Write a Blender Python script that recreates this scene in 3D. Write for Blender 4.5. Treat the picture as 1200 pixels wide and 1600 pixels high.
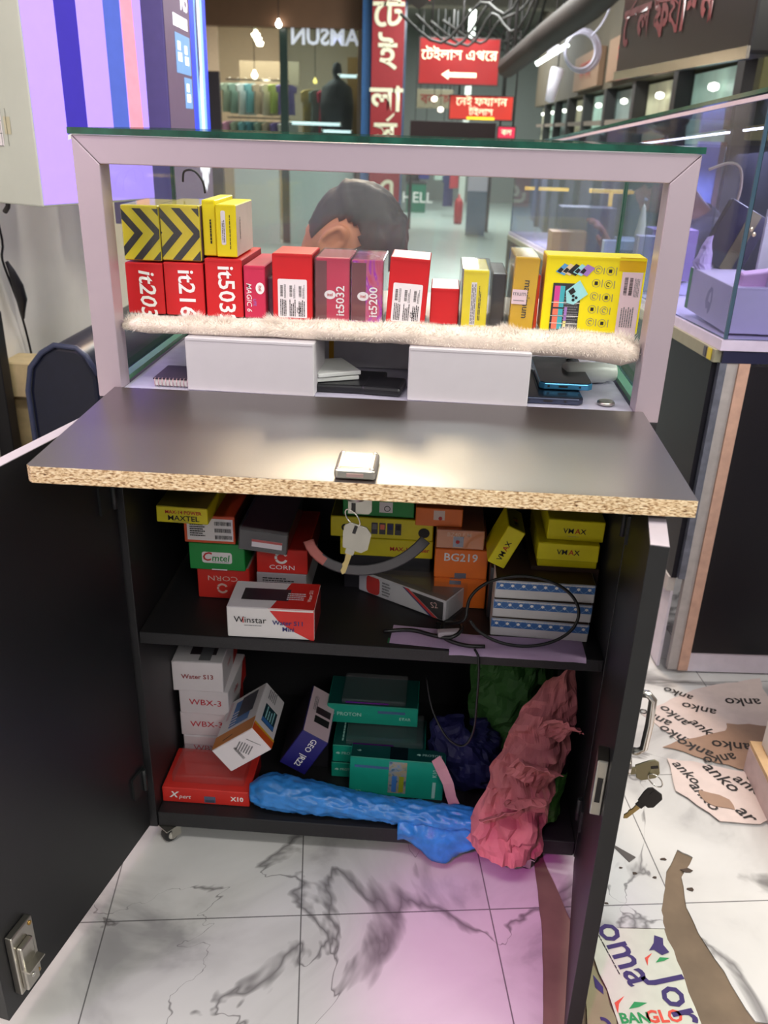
import bpy, bmesh, math, random
from mathutils import Vector, Matrix, noise

C = bpy.context.scene.collection
for o in list(bpy.data.objects):
    bpy.data.objects.remove(o)
rnd = random.Random(7)
V = Vector
PI = math.pi
rad = math.radians

# ---------------------------------------------------------------- camera
PITCH, ROLL, YAW = 0.4215, 0.0316, 0.0547
cy, sy, cp, sp = math.cos(YAW), math.sin(YAW), math.cos(PITCH), math.sin(PITCH)
fwd = V((-sy * cp, cy * cp, -sp))
r0 = V((cy, sy, 0))
u0 = r0.cross(fwd)
rt = r0 * math.cos(ROLL) + u0 * math.sin(ROLL)
up = u0 * math.cos(ROLL) - r0 * math.sin(ROLL)
cam = bpy.data.objects.new('camera', bpy.data.cameras.new('camera'))
C.objects.link(cam)
m = Matrix((rt, up, -fwd)).transposed().to_4x4()
m.translation = V((0.0748, -1.0555, 1.103))
cam.matrix_world = m
cam.data.sensor_width = 36
cam.data.lens = 1338 / 1600 * 36
cam.data.clip_start = 0.05
cam.data.dof.use_dof = True
cam.data.dof.focus_distance = 1.15
cam.data.dof.aperture_fstop = 7.0
sc = bpy.context.scene
sc.camera = cam

# ---------------------------------------------------------------- world and lamps
w = bpy.data.worlds.new('world')
w.use_nodes = True
w.node_tree.nodes['Background'].inputs[0].default_value = (0.92, 0.95, 1, 1)
w.node_tree.nodes['Background'].inputs[1].default_value = 0.32
sc.world = w
sc.view_settings.view_transform = 'Standard'
sc.view_settings.look = 'None'
sc.view_settings.gamma = 1
sc.view_settings.use_curve_mapping = False
sc.view_settings.exposure = 0.0
try:
    sc.cycles.use_denoising = True
    sc.cycles.max_bounces = 10
    sc.cycles.transparent_max_bounces = 24
    sc.cycles.caustics_reflective = False
    sc.cycles.caustics_refractive = False
except Exception:
    pass


def lamp(name, kind, loc, target, energy, col, size=.3, sizey=None, angle=None, blend=.5):
    l = bpy.data.lights.new(name, kind)
    l.energy = energy
    l.color = col
    if kind == 'AREA':
        l.shape = 'RECTANGLE'
        l.size = size
        l.size_y = sizey or size
    else:
        l.shadow_soft_size = size
    if kind == 'SPOT':
        l.spot_size = angle
        l.spot_blend = blend
    o = bpy.data.objects.new(name, l)
    o.location = loc
    o.rotation_euler = (V(target) - V(loc)).to_track_quat('-Z', 'Y').to_euler()
    C.objects.link(o)
    return o


lamp('ceiling_tube_light', 'AREA', (-.25, -1.0, 2.45), (-.1, -.1, .3), 17, (1, .97, .9), 1.2, .25)
lamp('ceiling_tube_light', 'AREA', (.9, -.6, 2.4), (.4, .1, .5), 17, (1, .98, .88), .25, 1.2)
lamp('ceiling_tube_light', 'AREA', (.1, 1.5, 2.4), (.1, 1.2, 0), 20, (.95, .97, 1), 1.2, .25)
lamp('added_warm_light', 'AREA', (-.2, 2.2, 2.3), (-.1, 0, .8), 40, (1, .72, .48), .5, .4)  # added lamp with no known source, gives the flap its warm glow
lamp('added_lilac_light', 'AREA', (-.86, -.75, 1.5), (-.1, 0, 1.0), 3.2, (.78, .5, 1), .1, .5)  # added lilac light for the frame and flap, source only assumed
lamp('added_front_light', 'AREA', (.9, -2.1, 2.0), (.1, 0, .5), 18, (1, .985, .90), 1.3, .3)  # added light to brighten the cupboard fronts
lamp('side_tube_light', 'AREA', (2.1, -.3, 2.15), (-.8, .7, .7), 34, (1, .99, .9), .3, 1.3)
lamp('corridor_tube_light', 'AREA', (.1, 5.5, 2.5), (.1, 5.5, 0), 200, (.95, 1, .97), .5, 3.5)
lamp('corridor_tube_light', 'AREA', (.3, 11, 2.5), (.3, 11, 0), 170, (.95, 1, .97), .6, 3)
lamp('shop_light', 'AREA', (-1.9, 8.7, 2.2), (-1.9, 9.0, 0), 75, (1, .98, .92), 1.4, .8)
lamp('magenta_lamp', 'SPOT', (-.3, -1.7, 1.8), (.20, -.17, .0), 120, (1, .08, .72), .05, angle=rad(11.5), blend=.9)


# ---------------------------------------------------------------- materials
def lin(c):
    return tuple(((x / 255) / 12.92 if x / 255 <= .04045 else ((x / 255 + .055) / 1.055) ** 2.4) for x in c)


_mats = {}


def mat(name, rgb, rough=.5, metal=0, spec=.5, var=.06, scale=40, bump=0., emit=0, alpha=1, coat=0):
    if name in _mats:
        return _mats[name]
    M = bpy.data.materials.new(name)
    M.use_nodes = True
    nt = M.node_tree
    b = nt.nodes['Principled BSDF']
    c = lin(rgb)
    b.inputs['Roughness'].default_value = rough
    b.inputs['Metallic'].default_value = metal
    b.inputs['Specular IOR Level'].default_value = spec
    b.inputs['Coat Weight'].default_value = coat
    b.inputs['Coat Roughness'].default_value = .08
    tc = nt.nodes.new('ShaderNodeTexCoord')
    n = nt.nodes.new('ShaderNodeTexNoise')
    n.inputs['Scale'].default_value = scale
    n.inputs['Detail'].default_value = 4
    nt.links.new(tc.outputs['Object'], n.inputs['Vector'])
    r = nt.nodes.new('ShaderNodeValToRGB')
    r.color_ramp.elements[0].position = .3
    r.color_ramp.elements[1].position = .7
    r.color_ramp.elements[0].color = tuple(x * (1 - var) for x in c) + (1,)
    r.color_ramp.elements[1].color = tuple(min(1, x * (1 + var * .6)) for x in c) + (1,)
    nt.links.new(n.outputs['Fac'], r.inputs[0])
    nt.links.new(r.outputs[0], b.inputs['Base Color'])
    if emit:
        nt.links.new(r.outputs[0], b.inputs['Emission Color'])
        b.inputs['Emission Strength'].default_value = emit
    if bump:
        bp = nt.nodes.new('ShaderNodeBump')
        bp.inputs['Strength'].default_value = bump
        bp.inputs['Distance'].default_value = .002
        nt.links.new(n.outputs['Fac'], bp.inputs['Height'])
        nt.links.new(bp.outputs[0], b.inputs['Normal'])
    _mats[name] = M
    return M


def glass(name, tint=(235, 245, 242), refl=.5, film=.0, filmcol=(255, 255, 255), rough=0.02):
    """thin pane: mostly clear with a fresnel reflection and a faint film (dust; painted reflection haze on the case front)"""
    if name in _mats:
        return _mats[name]
    M = bpy.data.materials.new(name)
    M.use_nodes = True
    nt = M.node_tree
    nt.nodes.clear()
    out = nt.nodes.new('ShaderNodeOutputMaterial')
    t = nt.nodes.new('ShaderNodeBsdfTransparent')
    t.inputs[0].default_value = lin(tint) + (1,)
    g = nt.nodes.new('ShaderNodeBsdfGlossy')
    g.inputs['Roughness'].default_value = rough
    f = nt.nodes.new('ShaderNodeLayerWeight')          # same from both sides of the pane
    f.inputs[0].default_value = .5
    pw = nt.nodes.new('ShaderNodeMath')
    pw.operation = 'POWER'
    pw.inputs[1].default_value = 4.5
    nt.links.new(f.outputs['Facing'], pw.inputs[0])
    mu = nt.nodes.new('ShaderNodeMath')
    mu.operation = 'MULTIPLY_ADD'
    mu.inputs[1].default_value = .9 * refl
    mu.inputs[2].default_value = .045 * refl
    mx = nt.nodes.new('ShaderNodeMixShader')
    nt.links.new(pw.outputs[0], mu.inputs[0])
    nt.links.new(mu.outputs[0], mx.inputs[0])
    nt.links.new(t.outputs[0], mx.inputs[1])
    nt.links.new(g.outputs[0], mx.inputs[2])
    last = mx
    if film:
        d = nt.nodes.new('ShaderNodeBsdfDiffuse')
        d.inputs[0].default_value = lin(filmcol) + (1,)
        tc = nt.nodes.new('ShaderNodeTexCoord')
        n = nt.nodes.new('ShaderNodeTexNoise')
        n.inputs['Scale'].default_value = 14
        nt.links.new(tc.outputs['Object'], n.inputs['Vector'])
        m2 = nt.nodes.new('ShaderNodeMath')
        m2.operation = 'MULTIPLY'
        m2.inputs[1].default_value = film * 2
        nt.links.new(n.outputs['Fac'], m2.inputs[0])
        x2 = nt.nodes.new('ShaderNodeMixShader')
        nt.links.new(m2.outputs[0], x2.inputs[0])
        nt.links.new(mx.outputs[0], x2.inputs[1])
        nt.links.new(d.outputs[0], x2.inputs[2])
        last = x2
    nt.links.new(last.outputs[0], out.inputs[0])
    _mats[name] = M
    return M


def nodes_of(M):
    return M.node_tree, M.node_tree.nodes['Principled BSDF']


def ramp(nt, src, stops):
    r = nt.nodes.new('ShaderNodeValToRGB')
    e = r.color_ramp.elements
    while len(e) < len(stops):
        e.new(.5)
    for i, (p, c) in enumerate(stops):
        e[i].position = p
        e[i].color = (c if len(c) == 4 else tuple(c) + (1,))
    nt.links.new(src, r.inputs[0])
    return r


def noise_tex(nt, scale, detail=4, stretch=None, dist=0, kind='ShaderNodeTexNoise'):
    tc = nt.nodes.new('ShaderNodeTexCoord')
    mp = nt.nodes.new('ShaderNodeMapping')
    mp.inputs['Scale'].default_value = stretch or (1, 1, 1)
    nt.links.new(tc.outputs['Object'], mp.inputs[0])
    n = nt.nodes.new(kind)
    n.inputs['Scale'].default_value = scale
    if kind == 'ShaderNodeTexNoise':
        n.inputs['Detail'].default_value = detail
        n.inputs['Distortion'].default_value = dist
    nt.links.new(mp.outputs[0], n.inputs['Vector'])
    return n


def chipboard():
    M = mat('chipboard', (205, 175, 130), .85)
    nt, b = nodes_of(M)
    n = noise_tex(nt, 620, 5, (.33, .7, 1), .6)
    n2 = noise_tex(nt, 120, 3, (.3, 1, 1))
    r = ramp(nt, n.outputs['Fac'], [(.30, lin((70, 44, 24))), (.41, lin((176, 138, 96))), (.50, lin((224, 196, 152))), (.68, lin((248, 232, 198)))])
    nt.links.new(r.outputs[0], b.inputs['Base Color'])
    bp = nt.nodes.new('ShaderNodeBump')
    bp.inputs['Strength'].default_value = .7
    bp.inputs['Distance'].default_value = .001
    nt.links.new(n.outputs['Fac'], bp.inputs['Height'])
    nt.links.new(bp.outputs[0], b.inputs['Normal'])
    return M


def laminate(name, rgb, rough, grain=.25, spec=.5):
    M = mat(name, rgb, rough)
    nt, b = nodes_of(M)
    n = noise_tex(nt, 900, 2)
    c = lin(rgb)
    r = ramp(nt, n.outputs['Fac'], [(.35, tuple(x * .75 for x in c)), (.6, c), (.75, tuple(min(1, x * 1.5 + .01) for x in c))])
    nt.links.new(r.outputs[0], b.inputs['Base Color'])
    bp = nt.nodes.new('ShaderNodeBump')
    bp.inputs['Strength'].default_value = grain
    bp.inputs['Distance'].default_value = .0006
    b.inputs['Specular IOR Level'].default_value = spec
    nt.links.new(n.outputs['Fac'], bp.inputs['Height'])
    nt.links.new(bp.outputs[0], b.inputs['Normal'])
    return M


def marble():
    """printed vinyl: pale marble with grey veins and thin printed joint lines"""
    M = mat('marble_vinyl', (232, 228, 226), .38)
    nt, b = nodes_of(M)
    L = nt.links
    tc = nt.nodes.new('ShaderNodeTexCoord')
    mp = nt.nodes.new('ShaderNodeMapping')
    mp.inputs['Rotation'].default_value = (0, 0, rad(-7.5))
    L.new(tc.outputs['Object'], mp.inputs[0])

    def nz(scale, detail, dist):
        n = nt.nodes.new('ShaderNodeTexNoise')
        n.inputs['Scale'].default_value = scale
        n.inputs['Detail'].default_value = detail
        n.inputs['Distortion'].default_value = dist
        L.new(mp.outputs[0], n.inputs['Vector'])
        return n

    def math_(op, a, v=None, clamp=False):
        q = nt.nodes.new('ShaderNodeMath')
        q.operation = op
        q.use_clamp = clamp
        if hasattr(a, 'is_linked'):
            L.new(a, q.inputs[0])
        else:
            q.inputs[0].default_value = a
        if v is not None:
            if hasattr(v, 'is_linked'):
                L.new(v, q.inputs[1])
            else:
                q.inputs[1].default_value = v
        return q.outputs[0]
    a = nz(2.7, 5, .9)
    v1 = math_('ABSOLUTE', math_('SUBTRACT', a.outputs['Fac'], .5))
    w = nz(4.5, 3, .3)
    width = math_('MULTIPLY', math_('SUBTRACT', w.outputs['Fac'], .44, True), .22)
    vein = math_('SUBTRACT', 1, math_('DIVIDE', v1, math_('ADD', width, .0012)), True)
    soft = nz(3.6, 5, 1.2)
    cloud = ramp(nt, soft.outputs['Fac'], [(.0, (.17, .17, .175)), (.34, (.33, .32, .33)), (.43, (.56, .55, .55)), (.52, (.64, .63, .63)), (.7, (.69, .68, .68))])
    mx = nt.nodes.new('ShaderNodeMix')
    mx.data_type = 'RGBA'
    L.new(math_('MULTIPLY', vein, .8), mx.inputs['Factor'])
    L.new(cloud.outputs[0], mx.inputs[6])
    mx.inputs[7].default_value = lin((88, 84, 86)) + (1,)
    # joint lines of the printed squares
    sep = nt.nodes.new('ShaderNodeSeparateXYZ')
    L.new(mp.outputs[0], sep.inputs[0])
    line = None
    for ax, off in (('X', .245), ('Y', .255)):
        f = math_('FRACT', math_('DIVIDE', math_('ADD', sep.outputs[ax], off + 5 * .292), .292))
        d = math_('ABSOLUTE', math_('SUBTRACT', f, .5))
        l = math_('LESS_THAN', d, .0035)
        line = l if line is None else math_('MAXIMUM', line, l)
    mx2 = nt.nodes.new('ShaderNodeMix')
    mx2.data_type = 'RGBA'
    L.new(math_('MULTIPLY', line, .8), mx2.inputs['Factor'])
    L.new(mx.outputs[2], mx2.inputs[6])
    mx2.inputs[7].default_value = lin((70, 68, 70)) + (1,)
    L.new(mx2.outputs[2], b.inputs['Base Color'])
    return M


WHITE = mat('white_print', (245, 243, 240), .6, var=.02)
BLACKP = mat('black_print', (28, 26, 28), .6, var=.02)
GREYP = mat('grey_print', (120, 118, 122), .6, var=.02)
CHROME = mat('chrome', (215, 212, 205), .18, 1, var=.05)
STEEL = mat('steel', (190, 186, 176), .3, 1, var=.08)
CLEAR = glass('clear_plastic', (248, 248, 250), 1.0, .03, rough=.06)
BLACK_LAM = laminate('black_laminate', (24, 24, 27), .42)


# ---------------------------------------------------------------- mesh helpers
class MB:
    def __init__(s):
        s.b = bmesh.new()

    def faces(s, vs, fs, mi=0, smooth=False):
        vv = [s.b.verts.new(v) for v in vs]
        out = []
        for i, f in enumerate(fs):
            try:
                fc = s.b.faces.new([vv[k] for k in f])
            except ValueError:
                continue
            fc.material_index = mi[i] if isinstance(mi, (list, tuple)) else mi
            fc.smooth = smooth
            out.append(fc)
        return out

    def box(s, lo, hi, mi=0, M=None):
        x0, y0, z0 = lo
        x1, y1, z1 = hi
        vs = [V((x, y, z)) for z in (z0, z1) for y in (y0, y1) for x in (x0, x1)]
        if M:
            vs = [M @ v for v in vs]
        # order: bottom, top, front(-y), back, left, right
        return s.faces(vs, [(0, 2, 3, 1), (4, 5, 7, 6), (0, 1, 5, 4), (2, 6, 7, 3), (0, 4, 6, 2), (1, 3, 7, 5)], mi)

    def tube(s, pts, r, seg=8, mi=0, cap=True, smooth=True, flat=None):
        pts = [V(p) for p in pts]
        n = len(pts)
        rings = []
        nrm = None
        for i, p in enumerate(pts):
            t = (pts[min(i + 1, n - 1)] - pts[max(i - 1, 0)]).normalized()
            if nrm is None:
                nrm = t.orthogonal().normalized() if flat is None else (V(flat) - t * V(flat).dot(t)).normalized()
            else:
                nrm = (nrm - t * nrm.dot(t)).normalized()
            bi = t.cross(nrm)
            rr = r[i] if isinstance(r, (list, tuple)) else r
            ra, rb = rr if isinstance(rr, (list, tuple)) else (rr, rr)
            rings.append([s.b.verts.new(p + nrm * (ra * math.cos(2 * PI * k / seg)) + bi * (rb * math.sin(2 * PI * k / seg))) for k in range(seg)])
        for a, b in zip(rings, rings[1:]):
            for k in range(seg):
                f = s.b.faces.new((a[k], a[(k + 1) % seg], b[(k + 1) % seg], b[k]))
                f.material_index = mi
                f.smooth = smooth
        if cap:
            for q in (rings[0][::-1], rings[-1]):
                f = s.b.faces.new(q)
                f.material_index = mi
        return s

    def cyl(s, p0, p1, r, seg=16, mi=0, r1=None):
        return s.tube([p0, p1], [r, r1 if r1 is not None else r], seg, mi)

    def lathe(s, prof, c, axis='z', seg=24, mi=0):
        rings = []
        for r, h in prof:
            ring = []
            for k in range(seg):
                a = 2 * PI * k / seg
                p = {'z': (r * math.cos(a), r * math.sin(a), h), 'y': (r * math.sin(a), h, r * math.cos(a)), 'x': (h, r * math.cos(a), r * math.sin(a))}[axis]
                ring.append(s.b.verts.new(V(c) + V(p)))
            rings.append(ring)
        for a, b in zip(rings, rings[1:]):
            for k in range(seg):
                f = s.b.faces.new((a[k], a[(k + 1) % seg], b[(k + 1) % seg], b[k]))
                f.smooth = True
                f.material_index = mi
        for q in (rings[0][::-1], rings[-1]):
            if len(set(v.co.to_tuple(6) for v in q)) > 2:
                f = s.b.faces.new(q)
                f.material_index = mi
        return s

    def prism(s, poly, z0, z1, mi=0, M=None):
        n = len(poly)
        vs = [V((x, y, z0)) for x, y in poly] + [V((x, y, z1)) for x, y in poly]
        if M:
            vs = [M @ v for v in vs]
        s.faces(vs, [tuple(range(n))[::-1], tuple(range(n, 2 * n))] + [(i, (i + 1) % n, n + (i + 1) % n, n + i) for i in range(n)], mi)
        return s

    def make(s, name, mats, parent=None, loc=None, rot=None, bevel=0, smooth=False, seg=2):
        if bevel:
            bmesh.ops.remove_doubles(s.b, verts=s.b.verts, dist=1e-6)
            es = [e for e in s.b.edges if len(e.link_faces) == 2 and e.calc_face_angle(0) > .6]
            if es:
                bmesh.ops.bevel(s.b, geom=es, offset=bevel, segments=seg, affect='EDGES', profile=.5, clamp_overlap=True)
        bmesh.ops.recalc_face_normals(s.b, faces=s.b.faces)
        me = bpy.data.meshes.new(name)
        s.b.to_mesh(me)
        s.b.free()
        if smooth:
            for p in me.polygons:
                p.use_smooth = True
        for q in (mats if isinstance(mats, (list, tuple)) else [mats]):
            me.materials.append(q)
        o = bpy.data.objects.new(name, me)
        C.objects.link(o)
        if parent:
            o.parent = parent
        if loc is not None:
            o.location = loc
        if rot is not None:
            o.rotation_euler = rot
        return o


def tag(o, label, cat, group=None, kind=None):
    o['label'] = label
    o['category'] = cat
    if group:
        o['group'] = group
    if kind:
        o['kind'] = kind
    return o


def empty(name, label, cat, loc=(0, 0, 0), rot=(0, 0, 0), group=None):
    o = bpy.data.objects.new(name, None)
    o.empty_display_size = .05
    o.location = loc
    o.rotation_euler = rot
    C.objects.link(o)
    return tag(o, label, cat, group)


def struct(o):
    o['kind'] = 'structure'
    return o


def box(name, lo, hi, m, parent=None, bevel=0, loc=None, rot=None):
    b = MB()
    b.box(lo, hi)
    return b.make(name, m, parent, loc, rot, bevel)


EPS = .0004


def face_frame(dims, face):
    w, d, h = dims
    return {
        'front': (V((0, 0, h / 2)), V((1, 0, 0)), V((0, 0, 1)), V((0, -1, 0))),
        'back': (V((0, d, h / 2)), V((-1, 0, 0)), V((0, 0, 1)), V((0, 1, 0))),
        'top': (V((0, d / 2, h)), V((1, 0, 0)), V((0, 1, 0)), V((0, 0, 1))),
        'right': (V((w / 2, d / 2, h / 2)), V((0, 1, 0)), V((0, 0, 1)), V((1, 0, 0))),
        'left': (V((-w / 2, d / 2, h / 2)), V((0, -1, 0)), V((0, 0, 1)), V((-1, 0, 0)))}[face]


def fmat(fr, u, v, rot=0, lift=1):
    O, U, W, N = fr
    c, s = math.cos(rot), math.sin(rot)
    X = U * c + W * s
    Y = W * c - U * s
    M = Matrix((X, Y, N)).transposed().to_4x4()
    M.translation = O + U * u + W * v + N * EPS * lift
    return M


def text(parent, s, size, fr, u, v, m, rot=0, bold=.012, align='CENTER', shear=0, sx=1, lift=2, name='lettering', space=1):
    c = bpy.data.curves.new('t', 'FONT')
    c.body = s
    c.size = 1
    c.align_x = align
    c.align_y = 'CENTER'
    c.resolution_u = 2
    c.offset = bold
    c.shear = shear
    c.space_character = space
    t = bpy.data.objects.new('t', c)
    me = bpy.data.meshes.new_from_object(t)
    bpy.data.objects.remove(t)
    bpy.data.curves.remove(c)
    me.transform(Matrix.Diagonal((size * sx, size, size, 1)))
    me.transform(fmat(fr, u, v, rot, lift))
    me.materials.clear()
    me.materials.append(m)
    o = bpy.data.objects.new(name, me)
    C.objects.link(o)
    o.parent = parent
    return o


def poly(parent, fr, pts, m, name='print', lift=1, u=0, v=0, rot=0, n=1):
    """one flat printed patch (or several outlines) lying on a face"""
    b = MB()
    M = fmat(fr, u, v, rot, lift)
    for pl in (pts if isinstance(pts[0][0], (tuple, list)) else [pts]):
        b.faces([M @ V((x, y, 0)) for x, y in pl], [tuple(range(len(pl)))])
    return b.make(name, m, parent)


def patch(parent, fr, u, v, w, h, m, name='print', lift=1, rot=0, r=0):
    if r:
        pts = []
        for cx, cy_, a0 in ((w / 2 - r, h / 2 - r, 0), (-w / 2 + r, h / 2 - r, 90), (-w / 2 + r, -h / 2 + r, 180), (w / 2 - r, -h / 2 + r, 270)):
            for k in range(5):
                a = rad(a0 + k * 22.5)
                pts.append((cx + r * math.cos(a), cy_ + r * math.sin(a)))
    else:
        pts = [(-w / 2, -h / 2), (w / 2, -h / 2), (w / 2, h / 2), (-w / 2, h / 2)]
    return poly(parent, fr, pts, m, name, lift, u, v, rot)


def oval(parent, fr, u, v, a, b, m, name='print', lift=2, n=24, rot=0):
    return poly(parent, fr, [(a * math.cos(2 * PI * k / n), b * math.sin(2 * PI * k / n)) for k in range(n)], m, name, lift, u, v, rot)


def ring(parent, fr, u, v, r, th, m, a0=0, a1=360, name='print', lift=2, n=28):
    q = [(r * math.cos(rad(a0 + (a1 - a0) * k / n)), r * math.sin(rad(a0 + (a1 - a0) * k / n))) for k in range(n + 1)]
    q2 = [(x * (1 - th / r), y * (1 - th / r)) for x, y in q]
    quads = [[q[k], q[k + 1], q2[k + 1], q2[k]] for k in range(n)]
    return poly(parent, fr, quads, m, name, lift, u, v)


def small_print(parent, fr, u, v, w, h, rows, m, seed=1, rot=0, lift=2, fill=.5, dash=.5):
    """rows of tiny unreadable print"""
    R = random.Random(seed)
    pl = []
    for i in range(rows):
        y = h / 2 - (i + .5) * h / rows
        x = -w / 2
        hh = h / rows * fill / 2
        end = w / 2 - (R.random() ** 2) * w * .3
        while x < end:
            l = w * R.uniform(.04, .16) * dash * 2
            pl.append([(x, y - hh), (min(x + l, end), y - hh), (min(x + l, end), y + hh), (x, y + hh)])
            x += l + w * .02
    return poly(parent, fr, pl, m, 'print', lift, u, v, rot)


def barcode(parent, fr, u, v, w, h, m, seed=1, rot=0, lift=2):
    R = random.Random(seed)
    x = -w / 2
    pl = []
    while x < w / 2:
        a = w * R.uniform(.01, .035)
        pl.append([(x, -h / 2), (x + a, -h / 2), (x + a, h / 2), (x, h / 2)])
        x += a + w * R.uniform(.012, .035)
    return poly(parent, fr, pl, m, 'print', lift, u, v, rot)


def carton(name, label, cat, x0, x1, y, z0, z1, d, body, front=None, top=None, side=None, rot=(0, 0, 0), group=None, bevel=.0012, pos=None):
    """a closed cardboard box; origin at the foot of its front face. Returns (object, frame function)."""
    w, h = x1 - x0, z1 - z0
    ms = [body, top or body, front or body, side or body]
    b = MB()
    b.box((-w / 2, 0, 0), (w / 2, d, h), [0, 1, 2, 0, 3, 3])
    # the tuck flap's seam: a shallow step along the front's upper edge
    o = b.make(name, ms, None, pos or ((x0 + x1) / 2, y, z0), rot, bevel, seg=1)
    tag(o, label, cat, group)
    # seam of the lid flap
    fr = face_frame((w, d, h), 'front')
    seam = box('lid_flap', (-w / 2 + .0015, -.0006, h - .0035), (w / 2 - .0015, .0002, h - .0008), front or body, o)
    return o, (lambda f: face_frame((w, d, h), f))
# ================================================================ the counter
ALU = mat('aluminium', (190, 174, 184), .34, .45, var=.03, scale=8)
CHIP = chipboard()
EDGE = mat('edge_banding', (150, 146, 140), .45)
INNER = laminate('inner_laminate', (30, 29, 32), .5)
FLAPM = laminate('flap_laminate', (48, 35, 30), .35, .22, 1.0)
FLAPM.node_tree.nodes['Principled BSDF'].inputs['IOR'].default_value = 2.0
GLASS = glass('case_glass', (242, 247, 245), .5, .006)
GEDGE = mat('glass_edge', (22, 78, 62), .12, var=.5, scale=30, spec=.8)
WHEEL = mat('caster_rubber', (30, 29, 30), .5)

counter = empty('display_counter', 'open black shop counter on casters with an aluminium framed glass top and phone boxes inside', 'counter')
for s in (-1, 1):
    box('side_panel', (s * .36 - .018 * (s > 0), .001, .035), (s * .36 + .018 * (s < 0), .36, .757), INNER, counter, .0008)
box('back_panel', (-.341, .346, .036), (.341, .358, .757), INNER, counter)
b = MB()
b.box((-.3415, .004, .035), (.3415, .3455, .063))
b.make('bottom_panel', INNER, counter, bevel=.0015)
box('shelf_panel', (-.3415, .004, .391), (.3415, .3455, .411), INNER, counter, .0015)
box('divider_panel', (-.36, .001, .758), (.36, .36, .772), INNER, counter, .001)
LILAC = mat('laminate_lilac_reflection', (190, 186, 205), .2, var=.08)  # lilac reflection of the sign box, put into the base colour
box('display_floor', (-.3285, .0005, .7725), (.3285, .355, .784), LILAC, counter)
# toe line of worn white paint on the bottom panel's front edge
# aluminium frame of the front
T = .031


def rail(name, pts, parent):
    """a mitred length of square tube: four front corners, extruded back"""
    b = MB()
    n = len(pts)
    vs = [V((x, 0, z)) for x, z in pts] + [V((x, .032, z)) for x, z in pts]
    b.faces(vs, [tuple(range(n))[::-1], tuple(range(n, 2 * n))] + [(i, (i + 1) % n, n + (i + 1) % n, n + i) for i in range(n)])
    return b.make(name, ALU, parent, bevel=.0012)


Z1, Z0 = 1.086, .7725
g = .0003
rail('frame_rail', [(-.36 + g, Z1), (.36 - g, Z1), (.36 - T - g, Z1 - T), (-.36 + T + g, Z1 - T)], counter)
for s in (-1, 1):
    rail('frame_post', [(s * .36, Z1 - g), (s * .36, Z0), (s * (.36 - T), Z0), (s * (.36 - T), Z1 - T - g)], counter)
b = MB()
b.box((-.3625, -.003, 1.0865), (.3625, .36, 1.0935), [1, 0, 1, 1, 1, 1])
b.faces([V((-.3625, -.003, 1.0866)), V((.3625, -.003, 1.0866)), V((.3625, .36, 1.0866)), V((-.3625, .36, 1.0866))], [(0, 1, 2, 3)], 0)
b.b.faces.ensure_lookup_table()
bmesh.ops.delete(b.b, geom=[b.b.faces[0]], context='FACES')
b.make('glass_top', [GLASS, GEDGE], counter)
for s in (-1, 1):
    b = MB()
    b.box((s * .351 - .003, .034, .785), (s * .351 + .003, .358, 1.086), [1, 1, 1, 1, 0, 0])
    b.make('glass_side', [GLASS, GEDGE], counter)
    # pale green sill line where the pane meets the floor
    box('glass_bead', (s * .339 - .006, .034, .7845), (s * .339 + .006, .352, .791), mat('bead_green', (96, 160, 120), .25), counter)
b = MB()
b.box((-.347, .352, .785), (.347, .358, 1.086), [1, 1, 0, 0, 1, 1])
b.make('glass_front', [glass('case_glass_front', (244, 247, 246), .6, .05, (226, 224, 232)), GEDGE], counter)  # film here is painted haze standing in for reflections in the pane

# pull-down flap, chipboard edges showing
fl = MB()
fl.prism([(-.338, -.002), (-.3385, -.258), (-.333, -.263), (.341, -.2625), (.339, -.002)], 0, .0185)
flap = fl.make('flap_door', [FLAPM, CHIP], counter, bevel=.0007)
for v in flap.data.vertices:
    v.co.z += .764 + v.co.y * -.0 + (.0045 if v.co.y > -.1 else -.0055)
for p in flap.data.polygons:
    if abs(p.normal.z) < .7 and p.area > .0004 or (abs(p.normal.z) < .6):
        p.material_index = 1
# lock on the flap
lk = MB()
lk.prism([(-.021, -.257), (.0215, -.2575), (.022, -.203), (-.0215, -.202)], .7775, .789)
lock = lk.make('flap_lock', STEEL, flap, bevel=.004, seg=3)
box('lock_plate', (-.0155, -.251, .7888), (.016, -.209, .7895), mat('warm_steel', (225, 205, 170), .25, 1), lock, .0003)
for sx in (-.0165, .017):
    for sy in (-.2525, -.207):
        b = MB()
        b.lathe([(.0027, 0), (.0027, .0008), (.0012, .0012)], (sx, sy, .7888), 'z', 12)
        b.make('screw', CHROME, lock)
box('lock_bolt', (-.008, -.2585, .7815), (.009, -.256, .785), mat('bolt_steel', (225, 190, 185), .3, 1), lock)
b = MB()
b.cyl((.0, -.235, .748), (.0, -.235, .763), .010)
b.make('lock_barrel', STEEL, flap)

# doors


def door(hx, hy, fx, fy, z0, z1, thick, name='cabinet_door'):
    """hinge and free end of the inner face's foot line; thickness goes outward"""
    d = V((fx - hx, fy - hy, 0))
    L = d.length
    d.normalize()
    n = V((d.y, -d.x, 0))
    if n.x * (1 if hx > 0 else -1) < 0:
        n = -n
    M = Matrix((d, n, V((0, 0, 1)))).transposed().to_4x4()
    M.translation = V((hx, hy, 0))
    b = MB()
    b.box((0, 0, z0), (L, thick, z1), [0, 2, 1, 1, 2, 2])
    o = b.make(name, [BLACK_LAM, BLACK_LAM, EDGE], counter, bevel=.0006)
    o.matrix_local = M
    return o, L, M


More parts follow.
